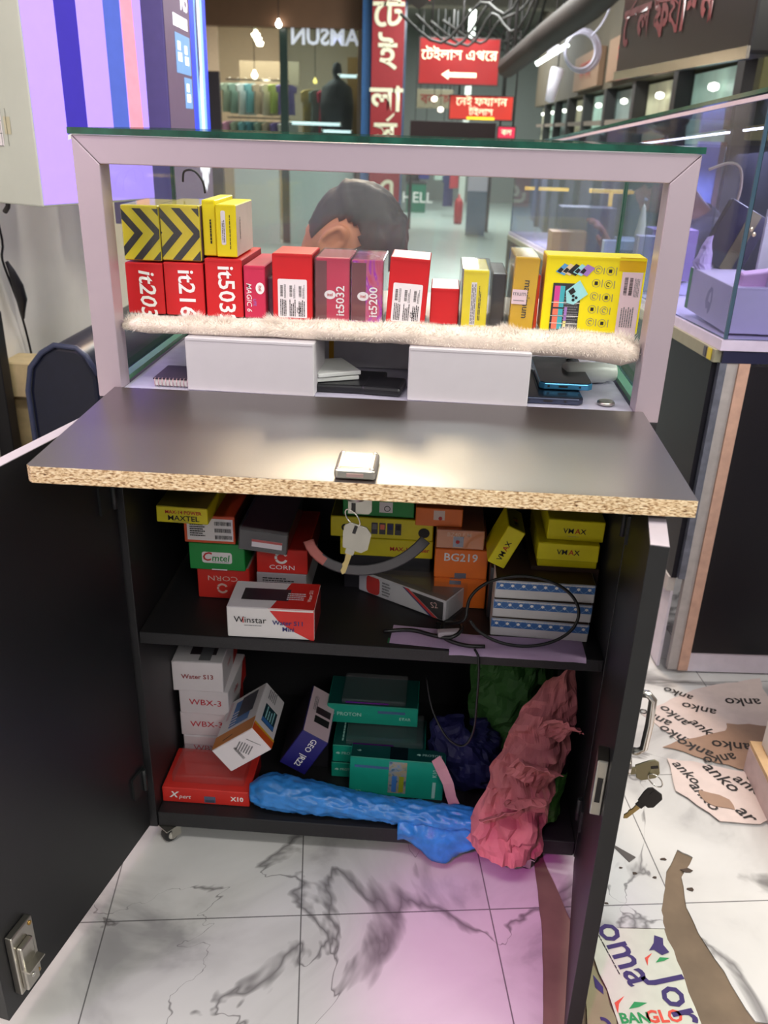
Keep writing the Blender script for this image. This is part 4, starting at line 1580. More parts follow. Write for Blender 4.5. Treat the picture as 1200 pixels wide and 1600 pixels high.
struct(sheet('floor_vinyl', [(-3.1, -2.5, 0), (.2455, -2.5, 0), (.246, -.60, 1), (.262, -.35, 1), (.274, -.22, 1), (.2835, -.10, 1), (.283, .0, 1), (.28, .40, 1), (-.1, .45, 0), (-3.1, .5, 0)], VINYL, -.0022, .0, 2, .002))
struct(sheet('floor_vinyl', [(.300, .03, 1), (.322, -.06, 1), (.333, -.10, 1), (.385, -.101, 1), (.472, -.093, 1), (.474, -.06, 1), (.490, -.015, 1), (.500, .02, 1), (.530, .07, 1), (.552, .055, 1),
                            (.522, .01, 1), (.515, -.05, 1), (.528, -.12, 1), (.545, -.18, 1), (.562, -.235, 0), (.60, -.238, 0), (1.9, -.10, 0), (1.9, 1.9, 0), (.35, 1.9, 0), (.30, .4, 1)], VINYL, -.0022, .0, 5, .0025))
struct(sheet('floor_vinyl', [(.560, -.245, 1), (.580, -.34, 1), (.60, -.6, 1), (.60, -2.4, 0), (2.2, -2.4, 0), (2.2, -.105, 0), (.605, -.245, 0)], mat('pale_vinyl', (226, 218, 220), .4), -.0022, .0, 6, .002))
struct(box('floor_corridor', (-3.1, 1.9, -.0021), (2.2, 14.4, .0), mat('corridor_tiles', (168, 182, 176), .3, var=.08, scale=6)))

# brand-printed wrapping paper scattered on the floor
ANK = mat('ink_black', (40, 36, 38), .6)
UPF = (V((0, 0, 0)), V((1, 0, 0)), V((0, 1, 0)), V((0, 0, 1)))


def scrap(lab, outline, m, z, seed, words, size, name='wrapping_paper'):
    o = sheet(name, [(x, y, 1) for x, y in outline], m, z, z + .0012, seed, .004, lab=lab, cat='paper')
    for (s, x, y, r, k) in words:
        t = text(o, s, size * k, (V((0, 0, z + .0012)), UPF[1], UPF[2], UPF[3]), x, y, ANK, rot=r, bold=.012, shear=.15)
    return o


KW = mat('tissue_white', (212, 194, 190), .7)
KB = mat('tissue_brown', (158, 128, 110), .7)
scrap('white wrapping paper printed with the same black word at all angles, by the black cabinet', [(.62, .50), (.70, .55), (.84, .60), (.83, .40), (.755, .335), (.69, .335), (.60, .36), (.545, .44)], KW, .0003, 11,
      [('anko', .775, .505, PI + .08, 1), ('anko', .672, .47, PI - .3, .9), ('anko', .612, .44, 2.2, .9), ('anko', .665, .40, -1.0, .9), ('anko', .60, .375, 2.4, .9), ('anko', .57, .43, 2.5, .9), ('anko', .64, .52, PI - .5, .8)], .040)
scrap('brown wrapping paper with upside-down black words, across the white wrapping paper', [(.595, .355), (.705, .40), (.715, .425), (.83, .425), (.80, .285), (.735, .27), (.68, .295), (.565, .335)], KB, .0018, 12,
      [('anko', .705, .352, PI - .05, 1), ('anko', .79, .355, PI + .1, .9), ('anko', .628, .338, PI - .6, .9), ('anko', .67, .31, PI + .3, .9), ('anko', .76, .295, PI + .2, .9)], .040)
scrap('white wrapping paper with words on end, nearest the chrome pull handle', [(.565, .30), (.66, .285), (.74, .275), (.795, .275), (.77, .19), (.69, .14), (.62, .14), (.56, .21)], KW, .0033, 13,
      [('anko', .738, .262, PI + .25, .9), ('anko', .655, .255, -1.05, 1), ('anko', .704, .232, -.9, .9), ('anko', .592, .262, -1.1, .8), ('ar', .672, .162, -1.0, 1), ('c', .722, .190, -.8, 1), ('anko', .61, .20, -1.2, .9)], .040)
scrap('small torn brown paper strip lying on the marble vinyl', [(.604, .215), (.652, .195), (.655, .170), (.622, .175), (.603, .195)], KB, .0048, 14, [], .04)

# torn advertising wrapper near the door foot
PLW = mat('wrapper_white', (214, 214, 200), .4, var=.06)
PUR = mat('print_purple', (58, 40, 104), .5)
GRN = mat('print_green', (40, 150, 84), .5)
RDO = mat('print_redorange', (226, 80, 62), .5)
o = sheet('printed_wrapper', [(.352, -.104, 0), (.470, -.096, 1), (.476, -.15, 1), (.480, -.20, 1), (.488, -.27, 1), (.495, -.36, 1), (.375, -.36, 1), (.372, -.255, 1), (.358, -.18, 1)], PLW, .0003, .0015, 21, .003, lab='torn white plastic wrapper with purple, green and red lettering by the open door', cat='wrapper')
FO = (V((0, 0, .0015)), UPF[1], UPF[2], UPF[3])
text(o, 'oma', .066, FO, .401, -.143, PUR, rot=-PI / 2 + .33, bold=.012, sx=.92)
text(o, 'Jor', .066, FO, .4625, -.212, PUR, rot=-PI / 2 + .30, bold=.012, sx=.95)
poly(o, FO, [(.0, .016), (.012, .012), (.010, .0), (.016, -.012), (.004, -.018), (-.006, -.010), (-.014, -.012), (-.004, .002)], PUR, 'print', 2, .452, -.125)
text(o, 'BAN', .021, FO, .3960, -.2470, GRN, rot=.12, bold=.03)
text(o, 'GLO', .025, FO, .4370, -.2410, RDO, rot=.12, bold=.03)
for (x, y, s) in ((.394, -.226, 1), (.447, -.150, .8)):
    poly(o, FO, [(-.004 * s, -.008 * s), (.006 * s, .004 * s), (.024 * s, .004 * s), (.012 * s, -.003 * s)], GRN, 'print', 2, x, y)
    poly(o, FO, [(-.010 * s, -.016 * s), (-.012 * s, .0), (.004 * s, .012 * s), (-.006 * s, -.001 * s)], RDO, 'print', 2, x - .01 * s, y)
small_print(o, FO, .378, -.15, .07, .003, 1, BLACKP, 41, rot=-PI / 2 + .3)
o = sheet('printed_wrapper', [(.336, -.175, 1), (.352, -.17, 1), (.370, -.25, 1), (.366, -.33, 1), (.325, -.33, 1)], mat('wrapper_olive', (150, 142, 110), .5), .0018, .003, 22, .003, lab='olive scrap of wrapper with purple curl under the door foot', cat='wrapper')
FO2 = (V((0, 0, .003)), UPF[1], UPF[2], UPF[3])
poly(o, FO2, [(-.006, .014), (.005, -.004), (.004, -.016), (-.006, -.006)], PUR, 'print', 2, .3545, -.200)
ring(o, FO2, .350, -.262, .012, .005, PUR, -80, 100)
# dirt specks and tape
o = sheet('dark_scrap', [(.415, .075, 0), (.455, .045, 0), (.442, .033, 0)], mat('scrap_grey', (84, 78, 76), .6), .0003, .0012, 23, lab='small dark grey triangular scrap on the vinyl beside the keys', cat='scrap')
R = random.Random(5)
for (x, y, s) in ((.446, .01, .006), (.500, .045, .009), (.535, .025, .012), (.530, -.015, .010), (.39, -.055, .006), (.352, -.052, .008), (.425, .02, .004), (.478, .004, .006)):
    pts = [(x + s * R.uniform(.4, 1) * math.cos(a), y + s * .5 * R.uniform(.4, 1) * math.sin(a)) for a in [k * PI / 3 for k in range(6)]]
    b = MB()
    b.prism(pts, .0, .0012)
    tag(b.make('dirt_flake', mat('dirt_brown', (70, 56, 48), .8), None), 'dark flake of dirt on the marble vinyl beyond the open door', 'dirt', 'dirt flakes on the vinyl')
# ================================================================ side wall, lit boxes, sofa
def plain(name, lo, hi, m, lab=None, cat=None, parent=None, bevel=.002, group=None, rot=None, loc=None):
    """box with its origin at its foot, so that it can be turned in place"""
    c = V(((lo[0] + hi[0]) / 2, (lo[1] + hi[1]) / 2, lo[2]))
    b = MB()
    b.box(V(lo) - c, V(hi) - c)
    o = b.make(name, m, parent, c if loc is None else loc, rot, bevel, seg=1)
    if lab:
        tag(o, lab, cat, group)
    return o


WALL = mat('wall_plaster', (240, 232, 222), .8, var=.06, scale=7, bump=.15)
struct(box('wall_left', (-1.05, -2.6, 0), (-.95, 2.2, 2.6), WALL))
struct(box('wall_left_far', (-3.2, 2.2, 0), (-3.1, 14.5, 2.6), mat('wall_dim', (120, 112, 108), .8)))
struct(box('ceiling', (-3.2, 2.6, 2.6), (4.2, 14.5, 2.7), mat('ceiling_board', (126, 122, 114), .8, var=.12, scale=3)))
struct(box('wall_back', (-3.2, 14.4, 0), (4.2, 14.5, 2.6), mat('wall_far', (128, 134, 130), .8)))
struct(box('wall_right', (2.2, -2.6, 0), (2.3, 14.4, 2.6), mat('wall_dim', (120, 112, 108), .8)))
struct(box('wall_partition', (-3.1, 2.2, 0), (-.951, 2.3, 2.6), mat('wall_dim', (120, 112, 108), .8)))

LITP = mat('lit_lilac_sheet', (168, 140, 246), .4, emit=.80, var=.02)
LITI = mat('lit_indigo', (62, 50, 170), .4, emit=.4, var=.03)
LITB = mat('lit_blue', (80, 100, 190), .4, emit=.55, var=.05)
LITR = mat('lit_coral', (240, 150, 170), .4, emit=.6, var=.08)
CAP = mat('cap_cream', (196, 200, 188), .55, var=.06, scale=6)


def lightbox(name, lab, near, far, z0, z1, depth, front, side):
    """upright box whose lit face runs from the near to the far floor point; depth goes away to its left"""
    d = V((far[0] - near[0], far[1] - near[1], 0))
    L = d.length
    d.normalize()
    n = V((d.y, -d.x, 0))
    M = Matrix((d, -n, V((0, 0, 1)))).transposed().to_4x4()
    M.translation = V((near[0], near[1], z0))
    o = empty(name, lab, 'light box')
    o.matrix_world = M
    H = z1 - z0
    b = MB()
    b.box((0, .004, 0), (L, depth, H))
    b.make('case', side, o, bevel=.003)
    patch(o, (V((L / 2, .0035, H / 2)), V((1, 0, 0)), V((0, 0, 1)), V((0, -1, 0))), 0, 0, L - .004, H - .008, front, 'lit_face')
    return o, (V((L / 2, .0032, H / 2)), V((1, 0, 0)), V((0, 0, 1)), V((0, -1, 0))), L, H


lb, f, L, H = lightbox('light_box', 'large lilac lit sign box with tall phone pictures on the side wall', (-.672, .60), (-.540, .86), .948, 1.75, .275, LITP, CAP)
poly(lb, f, [(-.070, -.275), (-.020, -.262), (-.020, .39), (-.070, .39)], LITI, 'picture')
poly(lb, f, [(-.072, -.285), (-.020, -.267), (-.020, -.262), (-.070, -.275)], WHITE, 'picture_edge', 2)
poly(lb, f, [(.046, -.30), (.088, -.30), (.088, .39), (.046, .39)], LITB, 'picture')
poly(lb, f, [(.090, -.30), (.128, -.30), (.108, .39), (.090, .39)], LITR, 'picture')
# delivery label stuck on the end cap
cf = (V((-.0004, .0, H / 2)), V((0, -1, 0)), V((0, 0, 1)), V((-1, 0, 0)))
patch(lb, cf, -.150, -.265, .12, .066, LABEL, 'sticker')
for k in range(4):
    patch(lb, cf, -.150 + .0, -.2975 + k * .0215, .118, .0009, BLACKP, lift=2)
for k in range(3):
    patch(lb, cf, -.112 + .018 * k - .0, -.265, .0009, .064, BLACKP, lift=2)
small_print(lb, cf, -.104, -.265, .056, .006, 1, BLACKP, 42, rot=PI / 2)
patch(lb, cf, -.0745, -.262, .018, .030, mat('tape_yellowish', (196, 190, 160), .4), 'tape')

VIOD = mat('violet_grey', (84, 72, 140), .4, emit=.22)
lb2, f, L, H = lightbox('light_box', 'dark violet lit sign box with blue glow and small white lettering behind the lilac one', (-.597, 1.20), (-.640, 1.75), .86, 1.9, .16, mat('lit_plum', (92, 76, 104), .4, emit=.45), VIOD)
BG1 = mat('lit_royal', (30, 60, 226), .4, emit=.9)
BG2 = mat('lit_sky', (120, 170, 255), .4, emit=.9)
BG3 = mat('lit_ice', (206, 224, 255), .4, emit=.9)
for u0, u1, m_ in ((.035, .10, BG1), (.10, .14, BG2), (.14, .185, BG3), (.185, .225, BG2), (.225, .278, BG1)):
    poly(lb2, f, [(u0, -.33), (u1, -.33), (u1 + .005, .5), (u0 + .01, .5)], m_, 'glow_band', 1.5)
poly(lb2, f, [(.12, -.20), (.15, -.14), (.145, .10), (.115, .0)], mat('print_midnight', (60, 80, 130), .4), 'picture', 3)
LW = mat('lit_white', (240, 244, 255), .4, emit=.9)
text(lb2, 'M5', .075, f, -.03, .005, LW, bold=.02)
small_print(lb2, f, -.08, -.048, .19, .034, 1, LW, 61, fill=.8)
CYB = mat('lit_cadet', (104, 150, 206), .4, emit=.6)
poly(lb2, f, [(-.165, -.075), (.02, -.075), (.02, -.165), (-.165, -.165)], CYB, 'notice', 2)
poly(lb2, f, [(-.08, -.172), (.02, -.172), (.02, -.245), (-.08, -.245)], CYB, 'notice', 2)
for (u, v_) in ((-.115, -.115), (-.03, -.12), (-.03, -.208)):
    small_print(lb2, f, u, v_, .05, .05, 2, LW, 62, lift=3, fill=.8)
# upright glowing emblem: a shield of closely set white bars
poly(lb2, f, [[(.075 + .026 * k, -.365), (.096 + .026 * k, -.365), (.096 + .026 * k, y_), (.085 + .026 * k, y_ - .012), (.075 + .026 * k, y_)] for k, y_ in enumerate((-.40, -.425, -.45, -.455, -.44, -.41, -.395))], LW, 'emblem_print', 3)

# sofa
LEA = mat('navy_leather', (22, 26, 46), .32, var=.12, scale=60, bump=.1)
PIPE = mat('leather_piping', (58, 64, 92), .35)
sofa = empty('sofa', 'dark navy leather sofa with rounded piped arm beside the counter', 'sofa', (-.45, .9, 0))


def arm(x0, x1, y0, y1, top, name):
    w = x1 - x0
    prof = [(0, .08), (0, top - .10), (.012, top - .05), (.04, top - .018), (w * .45, top), (w * .75, top - .004), (w - .02, top - .02), (w, top - .06), (w, .08)]
    b = MB()
    P = [(x0 + x, z) for x, z in prof]
    n = len(P)
    vs = [V((x, y0, z)) for x, z in P] + [V((x, y1, z)) for x, z in P]
    b.faces(vs, [tuple(range(n))[::-1], tuple(range(n, 2 * n))] + [(i, (i + 1) % n, n + (i + 1) % n, n + i) for i in range(n)])
    o = b.make(name, LEA, sofa, (.45, -.9, 0), bevel=.012, seg=3, smooth=False)
    for p in o.data.polygons:
        p.use_smooth = abs(p.normal.y) < .8
    b = MB()
    b.tube([V((x, y0 - .002, z)) for x, z in P[:-1]], .006, 8)
    b.make('piping', PIPE, o)
    return o


arm(-.785, -.630, .66, 1.35, .672, 'armrest')
plain('seat', (-.629, .69, .10), (-.05, 1.20, .36), LEA, parent=sofa, bevel=.03, loc=(.11, .045, .10))
plain('backrest', (-.629, 1.20, .10), (-.05, 1.38, .74), LEA, parent=sofa, bevel=.05, loc=(.11, .39, .10))
for (x, y) in ((-.75, .70), (-.10, .74), (-.75, 1.31), (-.10, 1.31)):
    b = MB()
    b.cyl((x + .45, y - .9, 0), (x + .45, y - .9, .10), .016, 12, r1=.022)
    b.make('leg', CHROME, sofa)

# flex with in-line switch hanging on the wall
cable('wall_flex', 'thin flex with black in-line switch hanging down the white wall', [(-.93, .905, .95), (-.925, .918, .844), (-.935, .925, .80), (-.93, .945, .73), (-.93, .965, .68), (-.935, 1.0, .57), (-.94, 1.02, .45)], .0028)
fx = bpy.data.objects['wall_flex']
b = MB()
b.tube([(-.928, .930, .795), (-.922, .936, .772), (-.918, .947, .738), (-.918, .957, .705), (-.925, .966, .678), (-.930, .974, .655)], [.004, .008, .013, .013, .008, .004], 12)
b.make('inline_switch', mat('switch_black', (34, 32, 36), .45), fx)
# timber offcuts by the wall
PINE = mat('pine', (210, 186, 140), .6, var=.15, scale=30)
plain('timber_block', (-.945, .86, .490), (-.86, .955, .575), PINE, 'short pale timber block fixed to a board at the wall foot', 'timber', bevel=.003)
plain('timber_board', (-.945, .90, .0), (-.80, .94, .4895), PINE, 'pale plywood board standing against the wall under the timber block', 'timber', bevel=.002)
plain('black_post', (-.948, .80, 0), (-.912, .84, .70), mat('post_black', (22, 20, 22), .5), 'narrow black post standing by the wall before the plywood board', 'post')
b = MB()
b.tube([(-.80, .72, .9475), (-.805, .725, .935), (-.815, .73, .925)], .005, 8)
o = b.make('wall_bracket', mat('bracket_dark', (62, 58, 60), .5), None)
tag(o, 'small dark bracket under the lilac sign box', 'bracket')
# loose wires behind the glass at the corner
cable('loose_wire', 'thin loose black wire poking up inside the corner of the glass top', [(-.318, .30, 1.02), (-.315, .30, 1.035), (-.30, .30, 1.036), (-.288, .30, 1.022), (-.285, .30, 1.005)], .0016, cat='wire')
# ================================================================ long glass showcase at the side
DK = laminate('dark_laminate', (22, 21, 32), .5, .2, .3)
WGL = glass('showcase_glass', (228, 230, 242), .42, .014, (214, 214, 240))
PLINTH = mat('plinth_white', (218, 208, 222), .5)
case = empty('glass_showcase', 'long glass topped showcase on black cabinets running away beside the counter', 'showcase')
cx0, cy0 = .622, .60
tn = math.tan(rad(4))


def SC(x, y, z, drop=True):
    """showcase coordinates: x across from its inner corner, y along, z up; it stands a little askew and sags towards its far end"""
    return V((cx0 + x - tn * y, cy0 + y + tn * x * .8, z - (.05 * y * min(1, z) if drop else 0)))


def sbox(name, lo, hi, m, parent=case, mi=None, bevel=0):
    b = MB()
    vs = [SC(x, y, z) for z in (lo[2], hi[2]) for y in (lo[1], hi[1]) for x in (lo[0], hi[0])]
    b.faces(vs, [(0, 2, 3, 1), (4, 5, 7, 6), (0, 1, 5, 4), (2, 6, 7, 3), (0, 4, 6, 2), (1, 3, 7, 5)], mi or 0)
    return b.make(name, m, parent, bevel=bevel, seg=1)


LEN = 2.9
sbox('cabinet_side', (-.012, .015, .235), (.0, LEN, .71), DK)
sbox('cabinet_kick', (-.006, .02, .005), (.0, LEN, .20), PLINTH)
sbox('cabinet_rail', (-.016, .02, .20), (.0, LEN, .235), mat('rail_pale', (196, 188, 186), .5))
sbox('sticker_strip', (-.014, .005, .7105), (.0, LEN, .7345), mat('strip_olive', (150, 146, 124), .5))
sbox('yellow_sticker', (-.0155, .018, .712), (-.0141, .038, .7335), mat('sticker_yellow', (220, 196, 40), .4))
sbox('dark_sticker', (-.0155, .046, .713), (-.0141, .060, .7325), mat('sticker_dark', (70, 60, 74), .4))
sbox('front_panel', (.056, .0, .055), (.31, .015, .705), laminate('door_black', (22, 20, 26), .3))
sbox('front_edge', (.034, -.004, .01), (.0555, .014, .7105), mat('edge_salmon', (206, 164, 146), .6, var=.15))
sbox('front_stile', (.012, .0, .01), (.0335, .014, .7105), mat('stile_grey', (176, 168, 168), .5, var=.12))
sbox('corner_trim', (-.002, -.001, .24), (.0115, .013, .7105), mat('trim_bluegrey', (120, 124, 140), .35, .4, var=.3))
sbox('front_kick', (.056, .002, .005), (.31, .014, .0545), PLINTH)
sbox('front_rail', (.0, -.002, .711), (.31, .016, .7345), mat('rail_navy', (28, 30, 62), .4))
sbox('display_base', (-.008, -.004, .735), (.31, LEN, .755), mat('base_lavender', (214, 200, 226), .3))
sbox('glass_side', (-.003, .004, .756), (.003, LEN, 1.178), [WGL, GEDGE], mi=[1, 1, 1, 1, 0, 0])
sbox('glass_front', (.004, .0, .756), (.31, .006, 1.178), [WGL, GEDGE], mi=[1, 1, 0, 0, 1, 1])
sbox('glass_corner', (-.0035, -.0005, .756), (.003, .0035, 1.178), mat('corner_steelblue', (70, 96, 116), .2, .3))
sbox('glass_lid', (-.006, -.004, 1.1785), (.31, LEN, 1.186), [glass('lid_glass', (200, 214, 214), .8), GEDGE], mi=[0, 0, 1, 1, 1, 1])
sbox('lid_bead', (-.005, .0, 1.168), (.0, LEN, 1.1755), mat('bead_pink', (214, 196, 206), .4))
LED = mat('led_white', (255, 255, 255), .4, emit=3.2)
for k in range(46):
    y = .10 + k * .034
    if k in (4, 5, 33, 34):
        continue
    sbox('led_chip', (.046, y, 1.128), (.052, y + .022, 1.132), LED)
sbox('led_tube', (.05, 1.75, 1.126), (.06, 2.30, 1.134), LED)
sbox('glass_divider', (.005, 1.25, .756), (.40, 1.256, 1.14), [WGL, GEDGE], mi=[1, 1, 0, 0, 1, 1])
sbox('glass_divider', (.005, .62, .756), (.40, .626, 1.12), [WGL, GEDGE], mi=[1, 1, 0, 0, 1, 1])
l_ = lamp('showcase_led_light', 'AREA', SC(.25, .9, 1.12), SC(.3, .9, .7), 10, (.84, .82, 1), 1.6, .1)
lamp('showcase_led_light', 'AREA', SC(.22, 2.1, 1.08), SC(.22, 2.1, .6), 15, (.92, .92, 1), 1.2, .1)
BASEZ = .7555


def on_case(x, y, rz=0):
    p = SC(x, y, 0)
    return V((p.x, p.y, BASEZ + .004 - .05 * y * .755)), (0, 0, rz + rad(2.5))


# goods in it
p, r = on_case(.068, .045, 0)
o, F = carton('shoe_carton', 'white carton with faint grey sketch and green edge in the showcase corner', 'carton', 0, .105, 0, 0, .088, .27, mat('lav_card', (216, 202, 226), .5, var=.03), rot=r, pos=p)
b = o
for f_, uu in ((F('left'), 0),):
    patch(o, f_, -.124, 0, .020, .086, mat('green_edge', (40, 140, 74), .5))
    poly(o, f_, [(-.028, -.006), (-.02, .014), (-.004, .026), (.008, .022), (.012, .0), (.006, -.022), (-.004, -.03), (-.010, -.018), (-.018, -.022)], mat('sketch_grey', (170, 158, 186), .6), u=.02)
    poly(o, f_, [(-.010, -.004), (-.006, .012), (.002, .016), (.004, -.006)], mat('lav_card', (216, 202, 226), .5), lift=2, u=.02)
# crumpled lilac tissue round a framed dark plate
DKP = mat('dark_plate', (38, 34, 58), .3)
o = plain('dark_package', (0, 0, 0), (.10, .02, .135), DKP, 'dark navy package with gold dots leaning out of lilac tissue in the showcase', 'package', loc=(.672, .90, .846), rot=(rad(-8), rad(26), .1))
box('olive_band', (.0, -.0115, .002), (.026, -.0101, .133), mat('band_olive', (104, 92, 66), .4), o)
for (u, z) in ((.020, .10), (.031, .094), (.016, .084), (.022, .062)):
    b = MB()
    b.lathe([(.0005, -.0125), (.0045, -.0125), (.005, -.0110), (.005, -.0100)], (u, 0, z), 'y', 12)
    b.make('gold_dot', mat('gold', (236, 214, 160), .25, .8), o)
TIS = mat('lilac_tissue', (206, 184, 226), .6, var=.05)


def tis(u, v):
    q = SC(-.0 + .004, .0, 0)
    k = 3 * v
    i = min(2, int(k))
    A = ((.638, .914), (.615, .858), (.640, .815), (.672, .787))
    B_ = ((.648, .917), (.655, .858), (.668, .815), (.684, .787))
    l = V(A[i]).lerp(V(A[i + 1]), k - i)
    r_2 = V(B_[i]).lerp(V(B_[i + 1]), k - i)
    e = l.lerp(r_2, u)
    return V((e.x, .885 - .012 * math.sin(u * PI), e.y)), V((-.4, -1, 0))


o = crumple('lilac_tissue', 'crumpled lilac tissue paper wrapped around the dark package in the showcase', 'paper', tis, 12, 18, TIS, .006, 40, 2.7, .0008)
o = plain('pink_folder', (0, 0, 0), (.10, .02, .03), mat('pink_folder', (226, 176, 214), .5), 'pink folded paper lying across boxes behind the showcase front', 'paper', loc=(.70, .68, .847), rot=(.25, -.12, .15))
o, F = carton('violet_carton', 'deep violet carton with pale lettering behind the showcase front glass', 'carton', .752, .88, .70, BASEZ - .003, .875, .10, mat('violet_card', (76, 60, 130), .4))
small_print(o, F('front'), .0, -.035, .05, .014, 1, PALET, 46)
small_print(o, F('front'), .0, -.052, .06, .014, 1, PALET, 47)
o = plain('white_board', (.70, .655, .7555), (.93, .675, .90), mat('white_board', (206, 196, 214), .5), 'plain white card standing upright at the showcase front', 'card')
o = plain('grey_case', (0, 0, 0), (.15, .06, .045), mat('case_grey', (88, 84, 104), .4), 'grey hard case lying on top of the violet carton', 'case', loc=(.82, .75, .8755), rot=(0, 0, .1))
# books and boxes further along (seen through both panes)
goods = [('white_carton', 'upright lavender-white carton far along in the showcase', .03, .66, .055, .05, .135, (206, 196, 214)),
         ('picture_book', 'book with blue and white picture cover in the showcase', .05, .98, .11, .03, .10, (150, 170, 196)),
         ('orange_carton', 'pale orange carton lying in the showcase beside a picture book', .14, .92, .12, .08, .06, (214, 150, 120)),
         ('lilac_carton', 'large lilac carton standing deep in the showcase', .17, .90, .13, .08, .14, (160, 130, 176)),
         ('brown_carton', 'brown cardboard box at the showcase side near the far end', .03, 1.62, .13, .10, .08, (150, 120, 92)),
         ('brown_carton', 'low brown cardboard box next to the upright lavender carton', .10, .80, .05, .05, .045, (130, 104, 84)),
         ('grey_carton', 'blue-grey carton at the middle of the showcase', .13, 1.02, .15, .10, .10, (110, 124, 150)),
         ('dark_carton', 'dark carton at the far end of the showcase', .12, 1.75, .2, .12, .16, (70, 74, 84))]
for (nm, lab, x, y, ww, dd, hh, col) in goods:
    p, r = on_case(x, y)
    o, F = carton(nm, lab, 'carton', 0, ww, 0, 0, hh, dd, mat('goods_%d%d%d' % col, col, .5), rot=r, pos=p)
    if nm == 'picture_book':
        patch(o, F('front'), .015, -.005, .055, .06, mat('print_navyblue', (60, 84, 140), .5))
        patch(o, F('front'), .02, -.028, .05, .02, WHITE, lift=2)
# lamps seen in the showcase: amber strips
AMB = mat('amber_strip', (255, 206, 90), .4, emit=1.6)
for (x, y, l_, lab) in ((.455, 3.3, .045, 'short glowing amber lamp strip in the far part of the showcase'), (.520, 3.3, .14, 'long glowing amber lamp strip in the far part of the showcase'), (.640, 2.55, .17, 'glowing amber T-shaped lamp fitting deep in the showcase')):
    q = V((x, y, .862 if y > 3 else .903))
    b = MB()
    b.tube([q, q + V((l_, 0, 0))], .008, 10)
    if l_ > .15:
        b.tube([q + V((l_ / 2, 0, 0)), q + V((l_ / 2, 0, -.07))], .008, 10)
    tag(b.make('lamp_strip', AMB, None), lab, 'lamp')
# tripod-like white cone ornament
p, r = on_case(.13, 1.1)
b = MB()
b.lathe([(.001, .20), (.006, .19), (.022, .08), (.034, .01), (.036, 0), (.001, 0)], (0, 0, 0), 'z', 16)
o = b.make('cone_ornament', mat('cone_sand', (196, 190, 170), .5), None, p)
tag(o, 'tall narrow sand coloured cone standing in the showcase before the picture book', 'ornament')
# curved wire lamp inside the near end
o = cable('wire_arm', 'thin pale wire arched over the blue panel inside the showcase', [SC(-.0 + .02, .30, 1.058), SC(.06, .30, 1.072), SC(.09, .31, 1.06), SC(.10, .32, 1.01), SC(.085, .33, .95), SC(.07, .33, .92)], .003, mat('wire_tan', (196, 176, 160), .4), 'wire')
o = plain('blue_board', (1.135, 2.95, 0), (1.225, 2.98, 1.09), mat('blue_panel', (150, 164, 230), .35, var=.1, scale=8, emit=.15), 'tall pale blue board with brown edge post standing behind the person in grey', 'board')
box('panel_post', (.0455, -.02, 0), (.068, .02, 1.09), mat('post_brown', (132, 100, 92), .5), o)
o = sbox('cream_board', (.14, .25, .76), (.26, .26, .985), mat('cream_board', (206, 200, 200), .5), None)
tag(o, 'plain cream board standing inside the showcase front corner', 'board')

# ------------------------------------------------ low cabinet at the frame's edge
plain('plinth_box', (.705, -.05, .0), (1.10, .285, .062), mat('plinth_mauve', (206, 184, 186), .5, var=.08), 'low mauve plinth with wooden top standing on the floor by wrapping paper', 'plinth')
box('wooden_top', (-.1975, -.1675, .062), (.1975, .1675, .070), mat('ply_top', (206, 172, 132), .5, var=.12), bpy.data.objects['plinth_box'])
plain('white_board', (.722, .235, .0705), (1.10, .275, .95), mat('panel_white', (214, 208, 206), .5), 'tall white board with yellow edge rising from the mauve plinth', 'board')
box('yellow_edge', (-.182, -.0215, .03), (-.166, -.0205, .80), mat('edge_yellow', (206, 186, 70), .5), bpy.data.objects['white_board.001'])
# ================================================================ arcade behind the counter
BRN = mat('header_brown', (118, 84, 62), .6, var=.12, scale=4)
FRM = mat('shop_frame', (150, 126, 104), .45)
shop = empty('clothes_shop_front', 'glass shop front with brown header and pale clothes inside, across the arcade', 'shop', (-1.45, 8, 0))


def sp(name, lo, hi, m, bevel=0):
    b = MB()
    b.box(V(lo) - V((-1.45, 8, 0)), V(hi) - V((-1.45, 8, 0)))
    return b.make(name, m, shop, bevel=bevel)


sp('header', (-2.9, 7.95, 1.93), (-.74, 8.1, 2.6), BRN)
sp('rear_wall', (-2.9, 10.4, 0), (-.70, 10.5, 2.3), mat('shop_wall', (190, 174, 152), .7))
sp('flank_wall', (-2.95, 8.1, 0), (-2.9, 10.4, 2.3), mat('shop_wall', (190, 174, 152), .7))
sp('flank_wall', (-.745, 8.1, 0), (-.70, 10.4, 2.3), mat('shop_wall', (190, 174, 152), .7))
sp('inner_ceiling', (-2.9, 8.1, 2.25), (-.745, 10.4, 2.3), mat('shop_ceiling', (182, 164, 144), .6))
sp('door_post', (-1.545, 8.0, 0), (-1.47, 8.03, 1.93), mat('post_green', (52, 66, 62), .3))
sp('door_post', (-.80, 7.98, 0), (-.745, 8.03, 1.93), FRM)
sp('side_post', (-2.3, 7.98, 0), (-2.13, 8.03, 1.55), mat('post_plum', (62, 54, 60), .5))
sp('glass_pane', (-1.468, 8.01, .03), (-.80, 8.018, 1.93), glass('shop_glass', (196, 206, 204), .5, .02))
sp('glass_pane', (-2.129, 8.01, .03), (-1.546, 8.018, 1.93), glass('shop_glass_clear', (232, 232, 226), .4, .01))
sp('counter_panel', (-2.0, 7.90, 0), (-1.56, 7.96, .78), mat('panel_silver', (196, 200, 196), .5))
sp('counter_panel', (-1.45, 7.90, 0), (-.82, 7.96, .70), mat('panel_greygreen', (160, 178, 172), .5))
sp('red_band', (-1.40, 7.93, .80), (-.90, 7.95, .90), mat('band_maroon', (140, 52, 50), .5))
